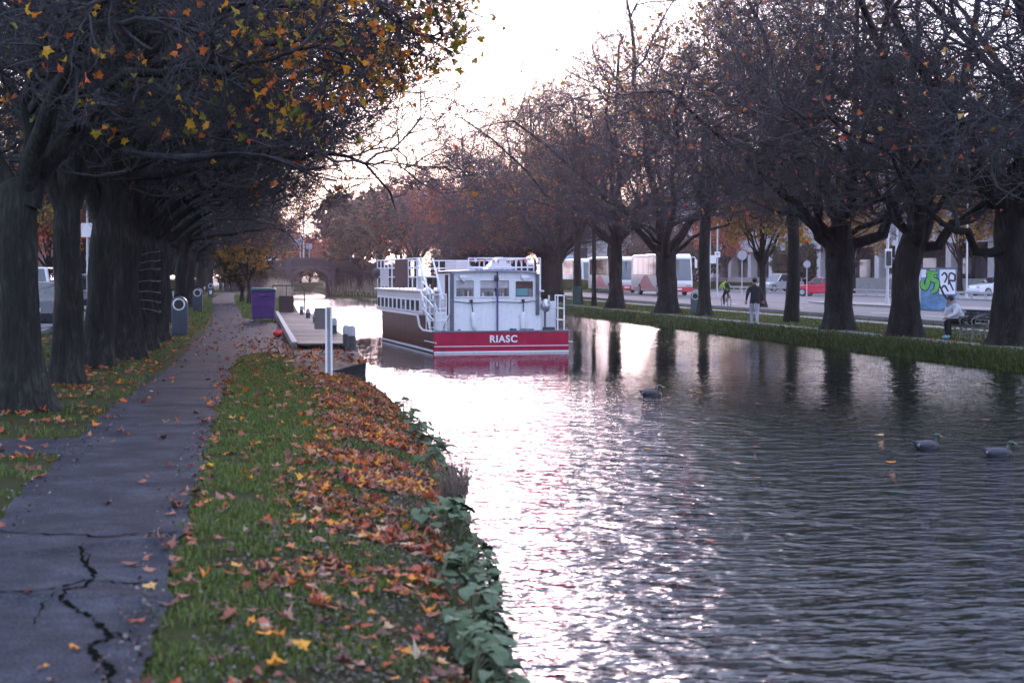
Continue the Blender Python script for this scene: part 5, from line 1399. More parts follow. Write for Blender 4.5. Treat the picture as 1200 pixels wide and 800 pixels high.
# green street cabinet
p = R_at(676, 357.5)
cab = empty('street_cabinet', (p.x, p.y, RIGHT_Z), R(-12), 'dark green street cabinet with a brown side on the far bank', 'cabinet')
M_CAB = paint('cabinet_green', (0.02, 0.055, 0.045), .5, var=.2)
MB().box((0, 0, .58), (.52, .42, 1.1)).build('body', M_CAB, cab, bevel=.015)
MB().box((0, 0, 1.15), (.58, .48, .06)).build('cap', M_CAB, cab, bevel=.012)
MB().box((-.275, 0, .56), (.02, .40, 1.0)).build('side_panel', paint('tan_board', (.30, .21, .14), .8), cab)
MB().box((.02, -.216, .56), (.44, .012, .92)).build('door', M_CAB, cab, bevel=.005)
# graffiti covered switch box: paint built as shapes on the panel
p = at(1098, 363.5, -0.10)
gb = empty('switch_box', (p.x, p.y, -.1), R(-16), 'tall utility box covered in green, white and blue graffiti', 'utility box')
MB().box((0, 0, 1.06), (1.75, .7, 2.1)).build('body', paint('box_blue', (0.10, 0.20, 0.34), .6, var=.55, nscale=1.6), gb, bevel=.02)
MB().box((0, 0, 2.13), (1.85, .8, .07)).build('cap', M_GREYB, gb, bevel=.01)
def strokes(name, mat, lines, r0, y):
    for ln in lines:
        MB_ = MB(); pts = resample([(a, 0, b_) for a, b_ in ln], 5 * len(ln))
        d_ = np.gradient(pts, axis=0); d_ = unit(d_); nx_ = np.stack([-d_[:, 2], np.zeros(len(d_)), d_[:, 0]], 1)
        wv_ = r0 * (0.75 + .35 * np.sin(np.linspace(0, 3.1, len(pts))))
        a_ = pts + nx_ * wv_[:, None]; b2 = pts - nx_ * wv_[:, None]
        vs = [(v[0], y, v[2]) for pair in zip(a_, b2) for v in pair]
        MB_.add(vs, [(2 * q, 2 * q + 1, 2 * q + 3, 2 * q + 2) for q in range(len(pts) - 1)]).build(name, mat, gb)
GW = paint('graffiti_white', (.66, .66, .72), .6, var=.12, nscale=4); GG = paint('graffiti_green', (.10, .38, .07), .6, var=.3, nscale=5); GK = paint('graffiti_black', (.012, .012, .015), .6)
MB().box((.45, -.356, 1.45), (.78, .004, 1.25)).build('graffiti_patch', GW, gb); MB().box((-.5, -.356, 1.88), (.7, .004, .4)).build('graffiti_patch', GW, gb)
J = [[(-.62, 1.95), (-.45, 1.9), (-.5, 1.5), (-.62, 1.15), (-.78, 1.25), (-.8, 1.5)]]; S = [[(-.05, 1.9), (-.3, 1.88), (-.32, 1.6), (-.08, 1.45), (-.12, 1.05), (-.35, .9)]]
W = [[(.15, 1.75), (.3, 1.9), (.42, 1.7), (.3, 1.4)], [(.5, 1.3), (.55, 1.85), (.8, 1.8), (.78, 1.5), (.55, 1.5), (.75, 1.0)], [(.15, 1.1), (.3, 1.25), (.5, .95)]]
strokes('graffiti_outline', GK, J + S, .15, -.3585); strokes('graffiti_letter', GG, J + S, .10, -.3605)
strokes('graffiti_outline', GK, W, .045, -.3585)
strokes('graffiti_outline', GK, [[(.05, 1.3), (.25, .85), (.42, .6)]], .05, -.3610)
# refuge island
k = MB(); k.prism([(34.2, 92), (34.3, 72), (35.2, 70), (37.2, 72), (37.6, 88), (36.4, 95), (34.8, 95.5)], .2, 'Z', -.18)
tag(k.build('refuge_island', M_PAVE, bevel=.02), 'pale kerbed refuge island in the road', kind='structure')
# poles and signs
M_POLE = paint('pale_pole', (.50, .51, .53), .5, .2, var=.1); M_SIGNB = paint('sign_back', (.30, .32, .36), .5, .3)
def sign_pole(px, Y, z, h, name, label, plates, r0=.05, lamp=None, group=None):
    X = atY(px, 322, Y).x
    o = empty(name, (X, Y, z), R(-14), label, 'street light' if lamp else 'sign', group)
    MB().cyl((0, 0, 0), (0, 0, h), r0, r0 * .75, 10).build('pole', M_POLE, o, smooth=True)
    MB().cyl((0, 0, 0), (0, 0, .35), r0 * 1.5, r0 * 1.4, 10).build('base_sleeve', M_POLE, o, smooth=True)
    for kind, z_, w_, h_, mt, dx in plates:
        if kind == 'round':
            d_ = MB().lathe([(w_, 0), (w_, .03)], 24, Matrix.Translation((dx, -.06, z_)) @ Matrix.Rotation(R(90), 4, 'X')).build('sign_plate', mt, o)
        else:
            d_ = MB().box((dx, -.07, z_), (w_, .03, h_)).build('sign_plate', mt, o, bevel=.008)
        MB().box((0, -.03, z_), (.16, .06, .05)).build('bracket', M_GALV, o)
    if lamp:
        for s in lamp:
            MB().tube([(0, 0, h - .1), (s * .4, 0, h + .12), (s * 1.1, 0, h + .22)], .035, 6).build('lamp_arm', M_POLE, o, smooth=True)
            MB().box((s * 1.35, 0, h + .24), (.7, .24, .12)).build('lamp_head', M_WHITE, o, bevel=.04)
    return o
sign_pole(832, 121, -.02, 6.3, 'sign_pole', 'white pole with a blank rectangular sign beside the second white pole', [('rect', 2.95, .72, .66, M_WHITE, .12)], .06)
sign_pole(840.5, 118, -.02, 10.5, 'sign_pole', 'taller white pole carrying a small square sign with a red mark', [('rect', 3.3, .44, .44, M_WHITE, 0)], .07)
X = atY(840.5, 322, 118).x; tag(MB().box((0, -.09, 3.33), (.16, .012, .10)).build('sign_mark', M_TAIL, bpy.data.objects['sign_pole.001']), None)
sign_pole(869.5, 126, -.02, 3.7, 'round_sign', 'round grey sign back on a white post behind the cyclist', [('round', 3.35, .40, 0, M_SIGNB, 0)], .045)
sign_pole(945.5, 118, -.02, 2.9, 'round_sign', 'narrow oval looking sign on a post in front of the red car', [('round', 2.55, .28, 0, M_SIGNB, 0)], .04)
sl = sign_pole(1040, 88, .02, 10.5, 'street_light', 'tall pale lamp standard between the leaning tree and the thick forked tree', [], .09, lamp=(1,))
ts = empty('traffic_signal', (sl.location.x + .28, 87.4, .02), R(-10), 'traffic signal post seen from behind beside the tall lamp standard', 'traffic signal')
MB().cyl((0, 0, 0), (0, 0, 3.4), .06, n=10).build('pole', M_POLE, ts, smooth=True)
MB().box((-.42, .05, 2.65), (.26, .22, .85)).build('signal_head', M_BLACK, ts, bevel=.03); MB().box((-.42, .18, 2.65), (.42, .02, 1.1)).build('backing_board', M_WHITE, ts, bevel=.02)
MB().box((-.2, .05, 2.65), (.3, .05, .05)).build('bracket', M_GALV, ts)
sign_pole(1133, 104, .1, 7.0, 'street_light', 'pale lamp pole behind the graffiti box', [], .07, lamp=(-1,))
sign_pole(1196, 98, .1, 6.5, 'street_light', 'pale pole at the picture edge behind the massive dark tree', [], .07, lamp=(-1,))
sign_pole(356, BY + 7, 2.4, 9.5, 'street_light', 'double headed lamp standard rising above the bridge', [], .09, lamp=(1, 2.6))
sign_pole(352, BY + 6.4, 2.4, 6.8, 'signal_mast', 'dark red mast with a pale sign standing on the bridge', [('rect', 2.9, .75, .7, M_SIGNB, -.2)], .05)
sign_pole(362.5, BY + 6.2, 2.4, 2.7, 'sign_pole', 'small pale square sign on the bridge beside the dark mast', [('rect', 2.4, .65, .6, M_SIGNB, 0)], .04)
sign_pole(103, 58, 0.1, 4.2, 'sign_pole', 'white post glimpsed between the second and third trunks', [('rect', 3.2, .4, .5, M_WHITE, 0)], .05)

# ================================================================== PEOPLE
M_SKIN = paint('skin', (0.42, 0.25, 0.18), .55, var=.08)
M_HAIR = paint('dark_hair', (0.018, 0.014, 0.012), .6)
BONES = [('pelvis', 'waist'), ('waist', 'chest'), ('chest', 'neck'), ('neck', 'skull'), ('skull', 'crown'),
         ('chest', 'shl'), ('shl', 'ell'), ('ell', 'wrl'), ('chest', 'shr'), ('shr', 'elr'), ('elr', 'wrr'),
         ('pelvis', 'hpl'), ('hpl', 'knl'), ('knl', 'anl'), ('anl', 'tol'), ('pelvis', 'hpr'), ('hpr', 'knr'), ('knr', 'anr'), ('anr', 'tor')]
RAD = dict(pelvis=(.155, .12), waist=(.15, .115), chest=(.175, .125), neck=(.058, .06), skull=(.078, .092), crown=(.066, .078), shl=(.075, .075), shr=(.075, .075), ell=(.052, .052), elr=(.052, .052),
           wrl=(.034, .034), wrr=(.034, .034), hpl=(.098, .098), hpr=(.098, .098), knl=(.066, .066), knr=(.066, .066), anl=(.046, .05), anr=(.046, .05), tol=(.038, .032), tor=(.038, .032))
def person(loc, rz, label, J, cloth, group=None, bulk=1.0, hat=None, s=1.0, bald=False):
    """J: joints; cloth: materials for top, bottom, shoes"""
    names = list(RAD)
    me = bpy.data.meshes.new('sk')
    me.from_pydata([J[n] for n in names], [], [(names.index(a), names.index(b_)) for a, b_ in BONES])
    o = bpy.data.objects.new('sk', me); COL.objects.link(o)
    md = o.modifiers.new('skin', 'SKIN'); md.use_smooth_shade = True; md.branch_smoothing = .6
    sv = me.skin_vertices[0].data
    for i, n in enumerate(names):
        k_ = bulk if n in ('pelvis', 'waist', 'chest', 'shl', 'shr', 'ell', 'elr', 'hpl', 'hpr', 'knl', 'knr') else 1.0
        sv[i].radius = (RAD[n][0] * k_, RAD[n][1] * k_); sv[i].use_root = (n == 'pelvis')
    o.modifiers.new('sub', 'SUBSURF').levels = 2
    dg = bpy.context.evaluated_depsgraph_get()
    ev = bpy.data.meshes.new_from_object(o.evaluated_get(dg))
    bpy.data.objects.remove(o)
    bm = bmesh.new(); bm.from_mesh(ev)
    # hands: palm and five fingers grown from each wrist
    hand0 = len(bm.verts)
    k = MB()
    for sd in ('l', 'r'):
        w = Vector(J['wr' + sd]); d_ = (w - Vector(J['el' + sd])).normalized()
        if 'hd' + sd in J: d_ = Vector(J['hd' + sd]).normalized()
        side = d_.cross(Vector((0, 0, 1))); side = side.normalized() if side.length > .2 else Vector((0, 1, 0))
        up_ = side.cross(d_)
        k.tube([w - d_ * .02, w + d_ * .035, w + d_ * .08, w + d_ * .095], [.026, .036, .038, .03], 8)
        for q, (off, ln) in enumerate(((-.030, .060), (-.010, .072), (.010, .068), (.029, .052))):
            b0 = w + d_ * .082 + side * off
            k.tube([b0, b0 + d_ * ln * .55 - up_ * .008, b0 + d_ * ln * .9 - up_ * .024], [.0105, .0098, .0075], 6)
        b0 = w + d_ * .03 - side * .03
        k.tube([b0, b0 + d_ * .028 - side * .028, b0 + d_ * .06 - side * .034 - up_ * .008], [.013, .0115, .009], 6)
    # nose and ears sit on the head
    hd = (Vector(J['skull']) + Vector(J['crown'])) / 2; fw = Vector(J.get('face', (0, 1, 0))).normalized(); sd_ = fw.cross(Vector((0, 0, 1))).normalized()
    k.tube([hd + fw * .082 + Vector((0, 0, .012)), hd + fw * .108 - Vector((0, 0, .022)), hd + fw * .085 - Vector((0, 0, .034))], [.008, .014, .010], 6)
    for s_ in (-1, 1): k.ball(hd + sd_ * s_ * .082 - Vector((0, 0, .01)), (.018, .02, .03), 8, 6)
    hm = k.mesh('h', None); bm.from_mesh(hm)
    out = bpy.data.meshes.new('body'); bm.to_mesh(out); bm.free()
    mats = [cloth[0], cloth[1], cloth[2], M_SKIN]
    for m_ in mats: out.materials.append(m_)
    kind = {}
    for a, b_ in BONES:
        t = 0
        if b_ in ('skull', 'crown'): t = 3
        if b_[:2] in ('hp', 'kn', 'an'): t = 1
        if b_[:2] == 'to': t = 2
        kind[(a, b_)] = t
    segs_ = [(np.array(J[a]), np.array(J[b_]), kind[(a, b_)]) for a, b_ in BONES]
    vc = np.array([v.co for v in out.vertices])
    for p in out.polygons:
        p.use_smooth = True
        c_ = np.array(p.center); best = 9; t = 0
        for a, b_, kd in segs_:
            d_ = b_ - a; u = np.clip(((c_ - a) @ d_) / (d_ @ d_ + 1e-9), 0, 1); ds = np.linalg.norm(c_ - a - u * d_)
            if ds < best: best = ds; t = kd; last = (a, b_, u)
        if min(p.vertices) >= hand0: t = 3
        if t == 0 and c_[2] < J['pelvis'][2] - .02 and abs(c_[0]) < .2 and 'sit' not in J: t = 1
        if t == 3 and min(p.vertices) < hand0 and c_[2] < J['neck'][2] + .01: t = 0
        if 'sit' not in J and t == 1 and c_[2] > .80: t = 0
        p.material_index = t
    r_ = empty('person', loc, rz, label, 'person', group); r_.scale = (s, s, s)
    link_mesh('body', out, r_)
    k = MB()
    up = (Vector(J['crown']) - Vector(J['skull'])).normalized()
    if hat: k.ball(hd + Vector((0, 0, .045)) - fw * .005, (.108, .125, .085), 14, 8); k.build('helmet', hat, r_, smooth='all')
    elif not bald:
        k.ball(hd + Vector((0, 0, .032)) - fw * .022, (.098, .106, .098), 14, 9); k.build('hair', M_HAIR, r_, smooth='all')
    for s_ in (-1, 1): MB().ball(hd + fw * .088 + sd_ * s_ * .032 + Vector((0, 0, .015)), .010, 8, 6).build('eye', M_BLACK, r_)
    return r_
STAND = dict(pelvis=(0, 0, .95), waist=(0, 0, 1.10), chest=(0, -.01, 1.33), neck=(0, .0, 1.49), skull=(0, .02, 1.59), crown=(0, .02, 1.69), shl=(-.175, -.01, 1.40), ell=(-.26, -.04, 1.12), wrl=(-.29, .06, .88),
             shr=(.175, -.01, 1.40), elr=(.26, -.05, 1.12), wrr=(.29, .02, .87), hpl=(-.095, 0, .90), knl=(-.10, .10, .50), anl=(-.10, .08, .09), tol=(-.11, .23, .04), hpr=(.095, 0, .90), knr=(.10, .0, .49), anr=(.10, -.22, .12), tor=(.11, -.08, .045))
WALK = dict(STAND); WALK.update(ell=(-.27, -.10, 1.13), wrl=(-.30, .02, .90), elr=(.27, -.04, 1.12), wrr=(.31, .12, .90), knl=(-.10, .16, .50), anl=(-.10, .14, .09), tol=(-.12, .30, .05), knr=(.10, .03, .49), anr=(.10, -.16, .10), tor=(.12, -.01, .04))
M_NAVY = paint('navy_jacket', (0.022, 0.026, 0.036), .8, var=.25, nscale=8); M_GREYT = paint('pale_trousers', (0.42, 0.43, 0.50), .85, var=.12, nscale=8); M_SHOE = paint('pale_shoes', (0.40, 0.43, 0.50), .6)
M_DARKT = paint('dark_trousers', (0.016, 0.016, 0.02), .85); M_BLKSH = paint('black_shoes', (.012, .012, .012), .5)
p = R_at(884, 381.5); person((p.x, p.y, RIGHT_Z + .02), R(-18), 'walking person in navy jacket and pale trousers seen from behind across the water', WALK, (M_NAVY, M_GREYT, M_SHOE), bulk=1.18, s=1.02)
p = at(271, 342.5, 0.02); person((p.x, p.y, 0.02), R(2), 'distant person in dark clothes walking away along the towpath', WALK, (M_NAVY, M_DARKT, M_BLKSH), bulk=1.15, s=1.02)
M_BLJ = paint('blue_jacket', (.09, .13, .24), .8); M_RDJ = paint('red_jacket', (.38, .04, .06), .8)
gz = lambda x, y: float(ground_z(np.array(x), np.array(y)))
person((12.3, 169.5, gz(12.3, 169.5)), R(20), 'far off person in blue jacket under the trees behind the reedy bank', STAND, (M_BLJ, M_DARKT, M_BLKSH), s=1.0)
person((12.9, 169.9, gz(12.9, 169.9)), R(200), 'far off person in red jacket under the trees behind the reedy bank', WALK, (M_RDJ, M_DARKT, M_BLKSH), s=1.0)
person((atY(674, 322, 118).x, 118, RIGHT_Z + .02), R(120), 'person in a dusky pink top behind the green cabinet', STAND, (paint('dusky_top', (.26, .14, .15), .85), M_DARKT, M_BLKSH))
# ---- bench and the seated person (bench faces the water)
pb = R_at(1122, 397.5); bench_x, bench_y = pb.x + .15, pb.y - .35
bench = empty('park_bench', (bench_x, bench_y, RIGHT_Z), R(90), 'cast iron bench with dark slats facing the water', 'bench')
M_IRON = paint('bench_iron', (0.16, 0.18, 0.14), .6, var=.4, nscale=14); M_SLAT = paint('bench_slat', (0.045, 0.045, 0.05), .7, var=.3)
for s in (-.78, 0.0, .78):                                     # ornate end frames; local: x along bench, y to the front
    k = MB()
    k.tube([(s, -.20, 0), (s, -.17, .22), (s, -.20, .42), (s, -.26, .62), (s, -.34, .86)], .022, 6)
    k.tube([(s, .26, 0), (s, .22, .2), (s, .24, .42)], .022, 6); k.tube([(s, -.20, .42), (s, .24, .42)], .022, 6)
    k.tube([(s, -.25, .64), (s, .0, .68), (s, .22, .64), (s, .26, .56), (s, .22, .46)], .022, 6)
    for cy_, cz_, rr_ in ((-.06, .30, .09), (.12, .26, .08), (.03, .12, .08), (-.10, .55, .065), (.08, .55, .065)):
        k.tube([(s, cy_ + rr_ * math.cos(t), cz_ + rr_ * math.sin(t)) for t in np.linspace(0, 6.28, 13)], .014, 5, cap=False)
    k.build('end_frame', M_IRON, bench, smooth=True)
sm_ = MB().box((0, 0, 0), (1.66, .085, .03)).mesh('slat', M_SLAT, bevel=.006)
for q in range(5): link_mesh('slat', sm_, bench, (0, -.17 + q * .10, .445))
for q in range(4):
    o = link_mesh('slat', sm_, bench, (0, -.235 - q * .035, .55 + q * .095)); o.rotation_euler = (R(72), 0, 0)
SIT = dict(sit=(0, 0, 0), pelvis=(0, -.02, .56), waist=(0, .05, .70), chest=(0, .20, .92), neck=(.01, .30, 1.06), skull=(.02, .36, 1.14), crown=(.03, .40, 1.23), shl=(-.18, .20, .99), ell=(-.25, .36, .74), wrl=(-.10, .52, .66),
           shr=(.17, .22, .98), elr=(.17, .46, .72), wrr=(.09, .44, .98), hdr=(-.05, .0, 1), hpl=(-.10, .02, .54), knl=(-.14, .46, .55), anl=(-.12, .44, .10), tol=(-.14, .60, .05), hpr=(.10, .02, .54), knr=(.14, .46, .55), anr=(.14, .40, .10), tor=(.16, .56, .05), face=(.55, .8, -.1))
person((bench_x - .0, bench_y + .38, RIGHT_Z), R(90), 'seated person in a white top and black trousers leaning forward on the bench', SIT, (paint('white_top', (.70, .70, .76), .85, var=.06), M_DARKT, paint('blue_shoes', (.28, .42, .55), .6)), bulk=1.1)
bg = empty('shoulder_bag', (bench_x + .02, bench_y - .22, RIGHT_Z + .46), R(80), 'black bag resting on the bench beside the seated person', 'bag')
k = MB(); k.ball((0, 0, .14), (.22, .13, .15), 14, 9); k.build('bag_body', M_DARKT, bg, smooth='all')
MB().tube([(-.15, 0, .22), (-.08, .02, .34), (.08, .02, .34), (.15, 0, .22)], .015, 6).build('strap', M_DARKT, bg, smooth=True)
bf = empty('flat_folder', (bench_x + .14, bench_y - .62, RIGHT_Z + .60), R(90), 'dark flat case leaning on the near end of the bench back', 'case')
MB().box((0, -.06, .12), (.46, .42, .05), M=Matrix.Rotation(R(-18), 4, 'X')).build('case_body', M_SLAT, bf, bevel=.012)
# ---- bicycle and rider
cyy = 86.0; cx = atY(851, 322, cyy).x
bike = empty('bicycle', (cx, cyy, rz_(cx)), R(2), 'dark bicycle ridden away along the road edge', 'bicycle')
M_FRAME = paint('bike_frame', (0.03, 0.03, 0.035), .35)
for y, nm in ((-.52, 'wheel'), (.52, 'wheel')):
    w_ = MB().tube([(0, .33 * math.cos(t), .33 * math.sin(t)) for t in np.linspace(0, 6.2832, 33)], .018, 6, cap=False).build('wheel', M_RUBBER, bike, smooth=True, loc=(0, y, .35))
    k = MB()
    for t in np.linspace(0, 6.2832, 17)[:-1]: k.cyl((0, 0, 0), (0, .32 * math.cos(t), .32 * math.sin(t)), .0025, n=4)
    tag(k.build('spokes', M_STEEL, w_), kind='stuff'); MB().cyl((-.05, 0, 0), (.05, 0, 0), .025, n=8).build('hub', M_STEEL, w_)
k = MB()
for a, b_ in (((0, -.52, .35), (0, -.08, .32)), ((0, -.08, .32), (0, -.20, .82)), ((0, -.52, .35), (0, -.19, .76)), ((0, -.08, .32), (0, .38, .80)), ((0, -.19, .76), (0, .36, .84)), ((0, .36, .90), (0, .52, .35))): k.cyl(a, b_, .019, n=8)
k.build('frame', M_FRAME, bike, smooth=True)
MB().tube([(-.30, .40, 1.02), (-.18, .44, 1.02), (0, .37, .98), (.18, .44, 1.02), (.30, .40, 1.02)], .014, 6).build('handlebar', M_FRAME, bike, smooth=True)
MB().box((0, -.23, .88), (.15, .26, .05), taper=(.7, .9)).build('saddle', M_FRAME, bike, bevel=.02)
k = MB(); k.cyl((-.09, -.08, .32), (.09, -.08, .32), .014, n=6); k.cyl((-.09, -.08, .32), (-.09, -.02, .16), .012, n=6); k.cyl((.09, -.08, .32), (.09, -.14, .48), .012, n=6); k.box((-.13, -.02, .155), (.09, .09, .025)); k.box((.13, -.14, .48), (.09, .09, .025)); k.build('crankset', M_STEEL, bike)
MB().box((0, -.68, .72), (.05, .03, .06)).build('rear_lamp', M_TAIL, bike)
RIDE = dict(sit=(0, 0, 0), pelvis=(0, -.20, .97), waist=(0, -.10, 1.10), chest=(0, .08, 1.30), neck=(0, .18, 1.43), skull=(0, .24, 1.51), crown=(0, .26, 1.60), shl=(-.17, .09, 1.36), ell=(-.27, .22, 1.16), wrl=(-.25, .37, 1.05), shr=(.17, .09, 1.36), elr=(.27, .22, 1.16), wrr=(.25, .37, 1.05),
            hpl=(-.10, -.18, .93), knl=(-.12, .10, .62), anl=(-.13, -.06, .24), tol=(-.13, .07, .19), hpr=(.10, -.18, .93), knr=(.12, .16, .84), anr=(.13, -.16, .56), tor=(.13, -.03, .50))
person((cx, cyy, rz_(cx)), R(2), 'cyclist in a bright yellow green jacket riding away', RIDE, (paint('hi_vis', (.42, .75, .03), .6, var=.08), M_DARKT, M_BLKSH), hat=M_GREYB, bulk=1.12)
bp_ = empty('backpack', (cx, cyy - .14, rz_(cx) + 1.20), R(2), 'dark backpack on the cyclist in yellow green', 'backpack')
MB().box((0, -.06, 0), (.27, .17, .38), M=Matrix.Rotation(R(-28), 4, 'X')).build('pack', paint('backpack_cloth', (.03, .04, .03), .8), bp_, bevel=.05, segs=3)
MB().box((0, -.15, -.04), (.20, .05, .18), M=Matrix.Rotation(R(-28), 4, 'X')).build('pocket', M_DARKT, bp_, bevel=.02)
# ---- ducks
M_DB = paint('duck_grey', (.038, .038, .05), .7, var=.25, nscale=30); M_DBR = paint('duck_breast', (.045, .025, .022), .7); M_DG = paint('duck_head', (.008, .020, .014), .35); M_DY = paint('duck_bill', (.35, .28, .05), .5); M_DD = paint('duck_dark', (.02, .02, .024), .6); M_DW = paint('duck_white', (.16, .16, .19), .6)
def duck(px, py, rz, label, s=1.0):
    p = at(px, py, WATER_Z)
    o = empty('duck', (p.x, p.y, WATER_Z), rz, label, 'duck', 'ducks on the canal'); o.scale = (s,) * 3
    k = MB(); secs = []
    for x, hw_, zb, zt_ in ((-.24, .012, .09, .115), (-.20, .05, .03, .125), (-.13, .085, -.03, .135), (-.03, .105, -.06, .145), (.07, .10, -.06, .14), (.14, .075, -.045, .115), (.18, .03, .0, .07)):
        secs.append([(x, hw_ * math.cos(t), (zb + zt_) / 2 + (zt_ - zb) / 2 * math.sin(t)) for t in np.linspace(0, 6.2832, 13)[:-1]])
    k.sections(secs).build('body', M_DB, o, smooth='all')
    MB().ball((.135, 0, .045), (.075, .078, .08), 12, 8).build('breast', M_DBR, o, smooth='all')
    MB().tube([(.14, 0, .08), (.165, 0, .14), (.175, 0, .185)], [.042, .034, .036], 10).build('neck', M_DG, o, smooth=True)
    MB().ball((.190, 0, .205), (.052, .036, .040), 12, 8).build('head', M_DG, o, smooth='all')
    MB().sections([[(.225, .018 * math.cos(t), .200 + .014 * math.sin(t)) for t in np.linspace(0, 6.2832, 9)[:-1]], [(.285, .02 * math.cos(t), .188 + .006 * math.sin(t)) for t in np.linspace(0, 6.2832, 9)[:-1]]]).build('bill', M_DY, o)
    MB().add([(-.18, -.05, .11), (-.18, .05, .11), (-.29, .03, .145), (-.29, -.03, .145), (-.18, -.05, .09), (-.18, .05, .09), (-.29, .03, .13), (-.29, -.03, .13)], [(0, 1, 2, 3), (4, 7, 6, 5), (0, 4, 5, 1), (2, 6, 7, 3), (0, 3, 7, 4), (1, 5, 6, 2)]).build('tail', M_DD, o)
    for s_ in (-1, 1):
        w_ = MB(); w_.ball((-.04, s_ * .085, .075), (.15, .03, .055), 12, 8); w_.build('wing', M_DB, o, smooth='all')
        MB().ball((-.17, s_ * .062, .07), (.05, .02, .03), 8, 6).build('flank_patch', M_DW, o, smooth='all')
        MB().ball((.205, s_ * .032, .212), .007, 6, 4).build('eye', M_BLACK, o)
    return o
duck(763, 464, R(-5), 'duck swimming alone in the middle of the canal', .9)
duck(1086, 526, R(10), 'duck with pale flanks on the dark water, left of the pair', .85)
duck(1170, 535, R(-8), 'duck nearest the picture edge, right of the pair', .85)

# ================================================================== GROUND COVER
def snoise(x, y, s):
    return (np.sin(x * 1.7 * s + 1.3 * np.sin(y * 1.1 * s)) + np.sin(y * 2.3 * s + 1.7 * np.sin(x * 1.9 * s + 1)) + np.sin((x + y) * 1.3 * s + 2) + np.sin((x * .6 - y) * 3.1 * s + .5)) / 4
def top_z(X, Y):
    z = ground_z(X, Y)
    pl = np.interp(Y, _PY, _PL); pr_ = np.interp(Y, _PY, _PR)
    on = (X > pl) & (X < pr_)
    return np.where(on, path_z(X, Y), z), on
M_GRASS = island_mat('grass_blade', [(0, (0.036, 0.062, 0.006)), (0.45, (0.062, 0.105, 0.008)), (0.8, (0.095, 0.14, 0.014)), (1, (0.15, 0.13, 0.03))], .6, .3)
M_GRASSR = island_mat('rough_grass_blade', [(0, (0.035, 0.055, 0.008)), (0.5, (0.060, 0.090, 0.012)), (0.85, (0.095, 0.115, 0.022)), (1, (0.17, 0.14, 0.05))], .65, .25)
def grass(name, X, Y, h, w, mat, label, droop=.5, rng=None, dirx=0.0):
    rng = rng or RNG; n = len(X)
    Z = ground_z(X, Y) - .005
    a = rng.random(n) * 6.283; ln = h * (.5 + rng.random(n)); bend = ln * droop * (.3 + rng.random(n))
    sx, sy = -np.sin(a) * w, np.cos(a) * w; dx, dy = np.cos(a) * bend + dirx * ln, np.sin(a) * bend
    P = np.stack([X, Y, Z], 1)
    V = np.zeros((n, 5, 3))
    V[:, 0] = P + np.stack([sx, sy, 0 * sx], 1); V[:, 1] = P - np.stack([sx, sy, 0 * sx], 1)
    mid = P + np.stack([dx * .35, dy * .35, ln * .6], 1)
    V[:, 2] = mid + np.stack([sx, sy, 0 * sx], 1) * .75; V[:, 3] = mid - np.stack([sx, sy, 0 * sx], 1) * .75
    V[:, 4] = P + np.stack([dx, dy, ln * (1 - .35 * droop)], 1)
    b = np.arange(n)[:, None] * 5
    T = np.concatenate([b + np.array([[0, 1, 3]]), b + np.array([[0, 3, 2]]), b + np.array([[2, 3, 4]])])
    o = link_mesh(name, fast_mesh(name, V.reshape(-1, 3), [T], mat, smooth=False))
    return tag(o, label, kind='stuff')
def scatter(n, x0, x1, y0, y1, ypow=1.0):
    return x0 + (x1 - x0) * RNG.random(n), y0 + (y1 - y0) * RNG.random(n) ** ypow
# near bank (denser towards the camera)
X, Y = scatter(125000, -0.6, 2.5, 5.0, 34, 1.5)
pr_ = np.interp(Y, _PY, _PR); e = X - XL(Y)
keep = (X > pr_ - .03 + .05 * snoise(X, Y, 5)) & (e < -.12) & (snoise(X, Y, 2.2) + .55 * snoise(X, Y, 7) + .25 * (RNG.random(len(X)) - .5) > -.42 + .55 * smooth(-1.5, -.4, e))
X, Y = X[keep], Y[keep]
grass('grass', X, Y, .038 + .016 * RNG.random(len(X)), .0032 + .0012 * (Y / 12), M_GRASS, 'short green grass on the near bank between path and water')
X, Y = scatter(60000, -6.0, -1.75, 7, 60, 1.4)
keep = (X < np.interp(Y, _PY, _PL) + .03) & ~((Y > 15.25) & (Y < 16.75)) & (snoise(X, Y, 1.6) + .5 * snoise(X, Y, 6) > .12)
X, Y = X[keep], Y[keep]
grass('grass', X, Y, .05 + .02 * RNG.random(len(X)), .004 + .0015 * (Y / 12), M_GRASS, 'patchy grass of the verge between the path and the trees')
X, Y = scatter(34000, -2.6, 1.6, 58, 130, 1.3)
keep = (X > np.interp(Y, _PY, _PR)) & (X < XL(Y) - .3) & ~((X > .75) & (Y < 68))
X2, Y2 = scatter(9000, -5, -2.0, 60, 130, 1.3); k2 = X2 < np.interp(Y2, _PY, _PL)
X, Y = np.concatenate([X[keep], X2[k2]]), np.concatenate([Y[keep], Y2[k2]])
grass('grass', X, Y, .07 + .03 * RNG.random(len(X)), .012 + .006 * RNG.random(len(X)), M_GRASS, 'bright mown grass beside the path beyond the purple bin')
# far bank: long grass hanging over the water's edge, and the verges
X, Y = scatter(42000, 17.72, 18.85, 34, 140, 1.35)
X = X + (XR(Y) - 17.8)
grass('long_grass', X, Y, .10 + .10 * RNG.random(len(X)), .007 + .004 * RNG.random(len(X)), M_GRASSR, 'rough grass spilling over the edge of the far bank', .9, dirx=-.35)
X, Y = scatter(46000, 19.9, 26.0, 36, 140, 1.35)
keep = ~((X > 24.05) & (X < 25.15))
X, Y = X[keep], Y[keep]
grass('grass', X, Y, .05 + .03 * RNG.random(len(X)), .010 + .004 * RNG.random(len(X)), M_GRASS, 'mown grass verge under the far row of trees', .5)
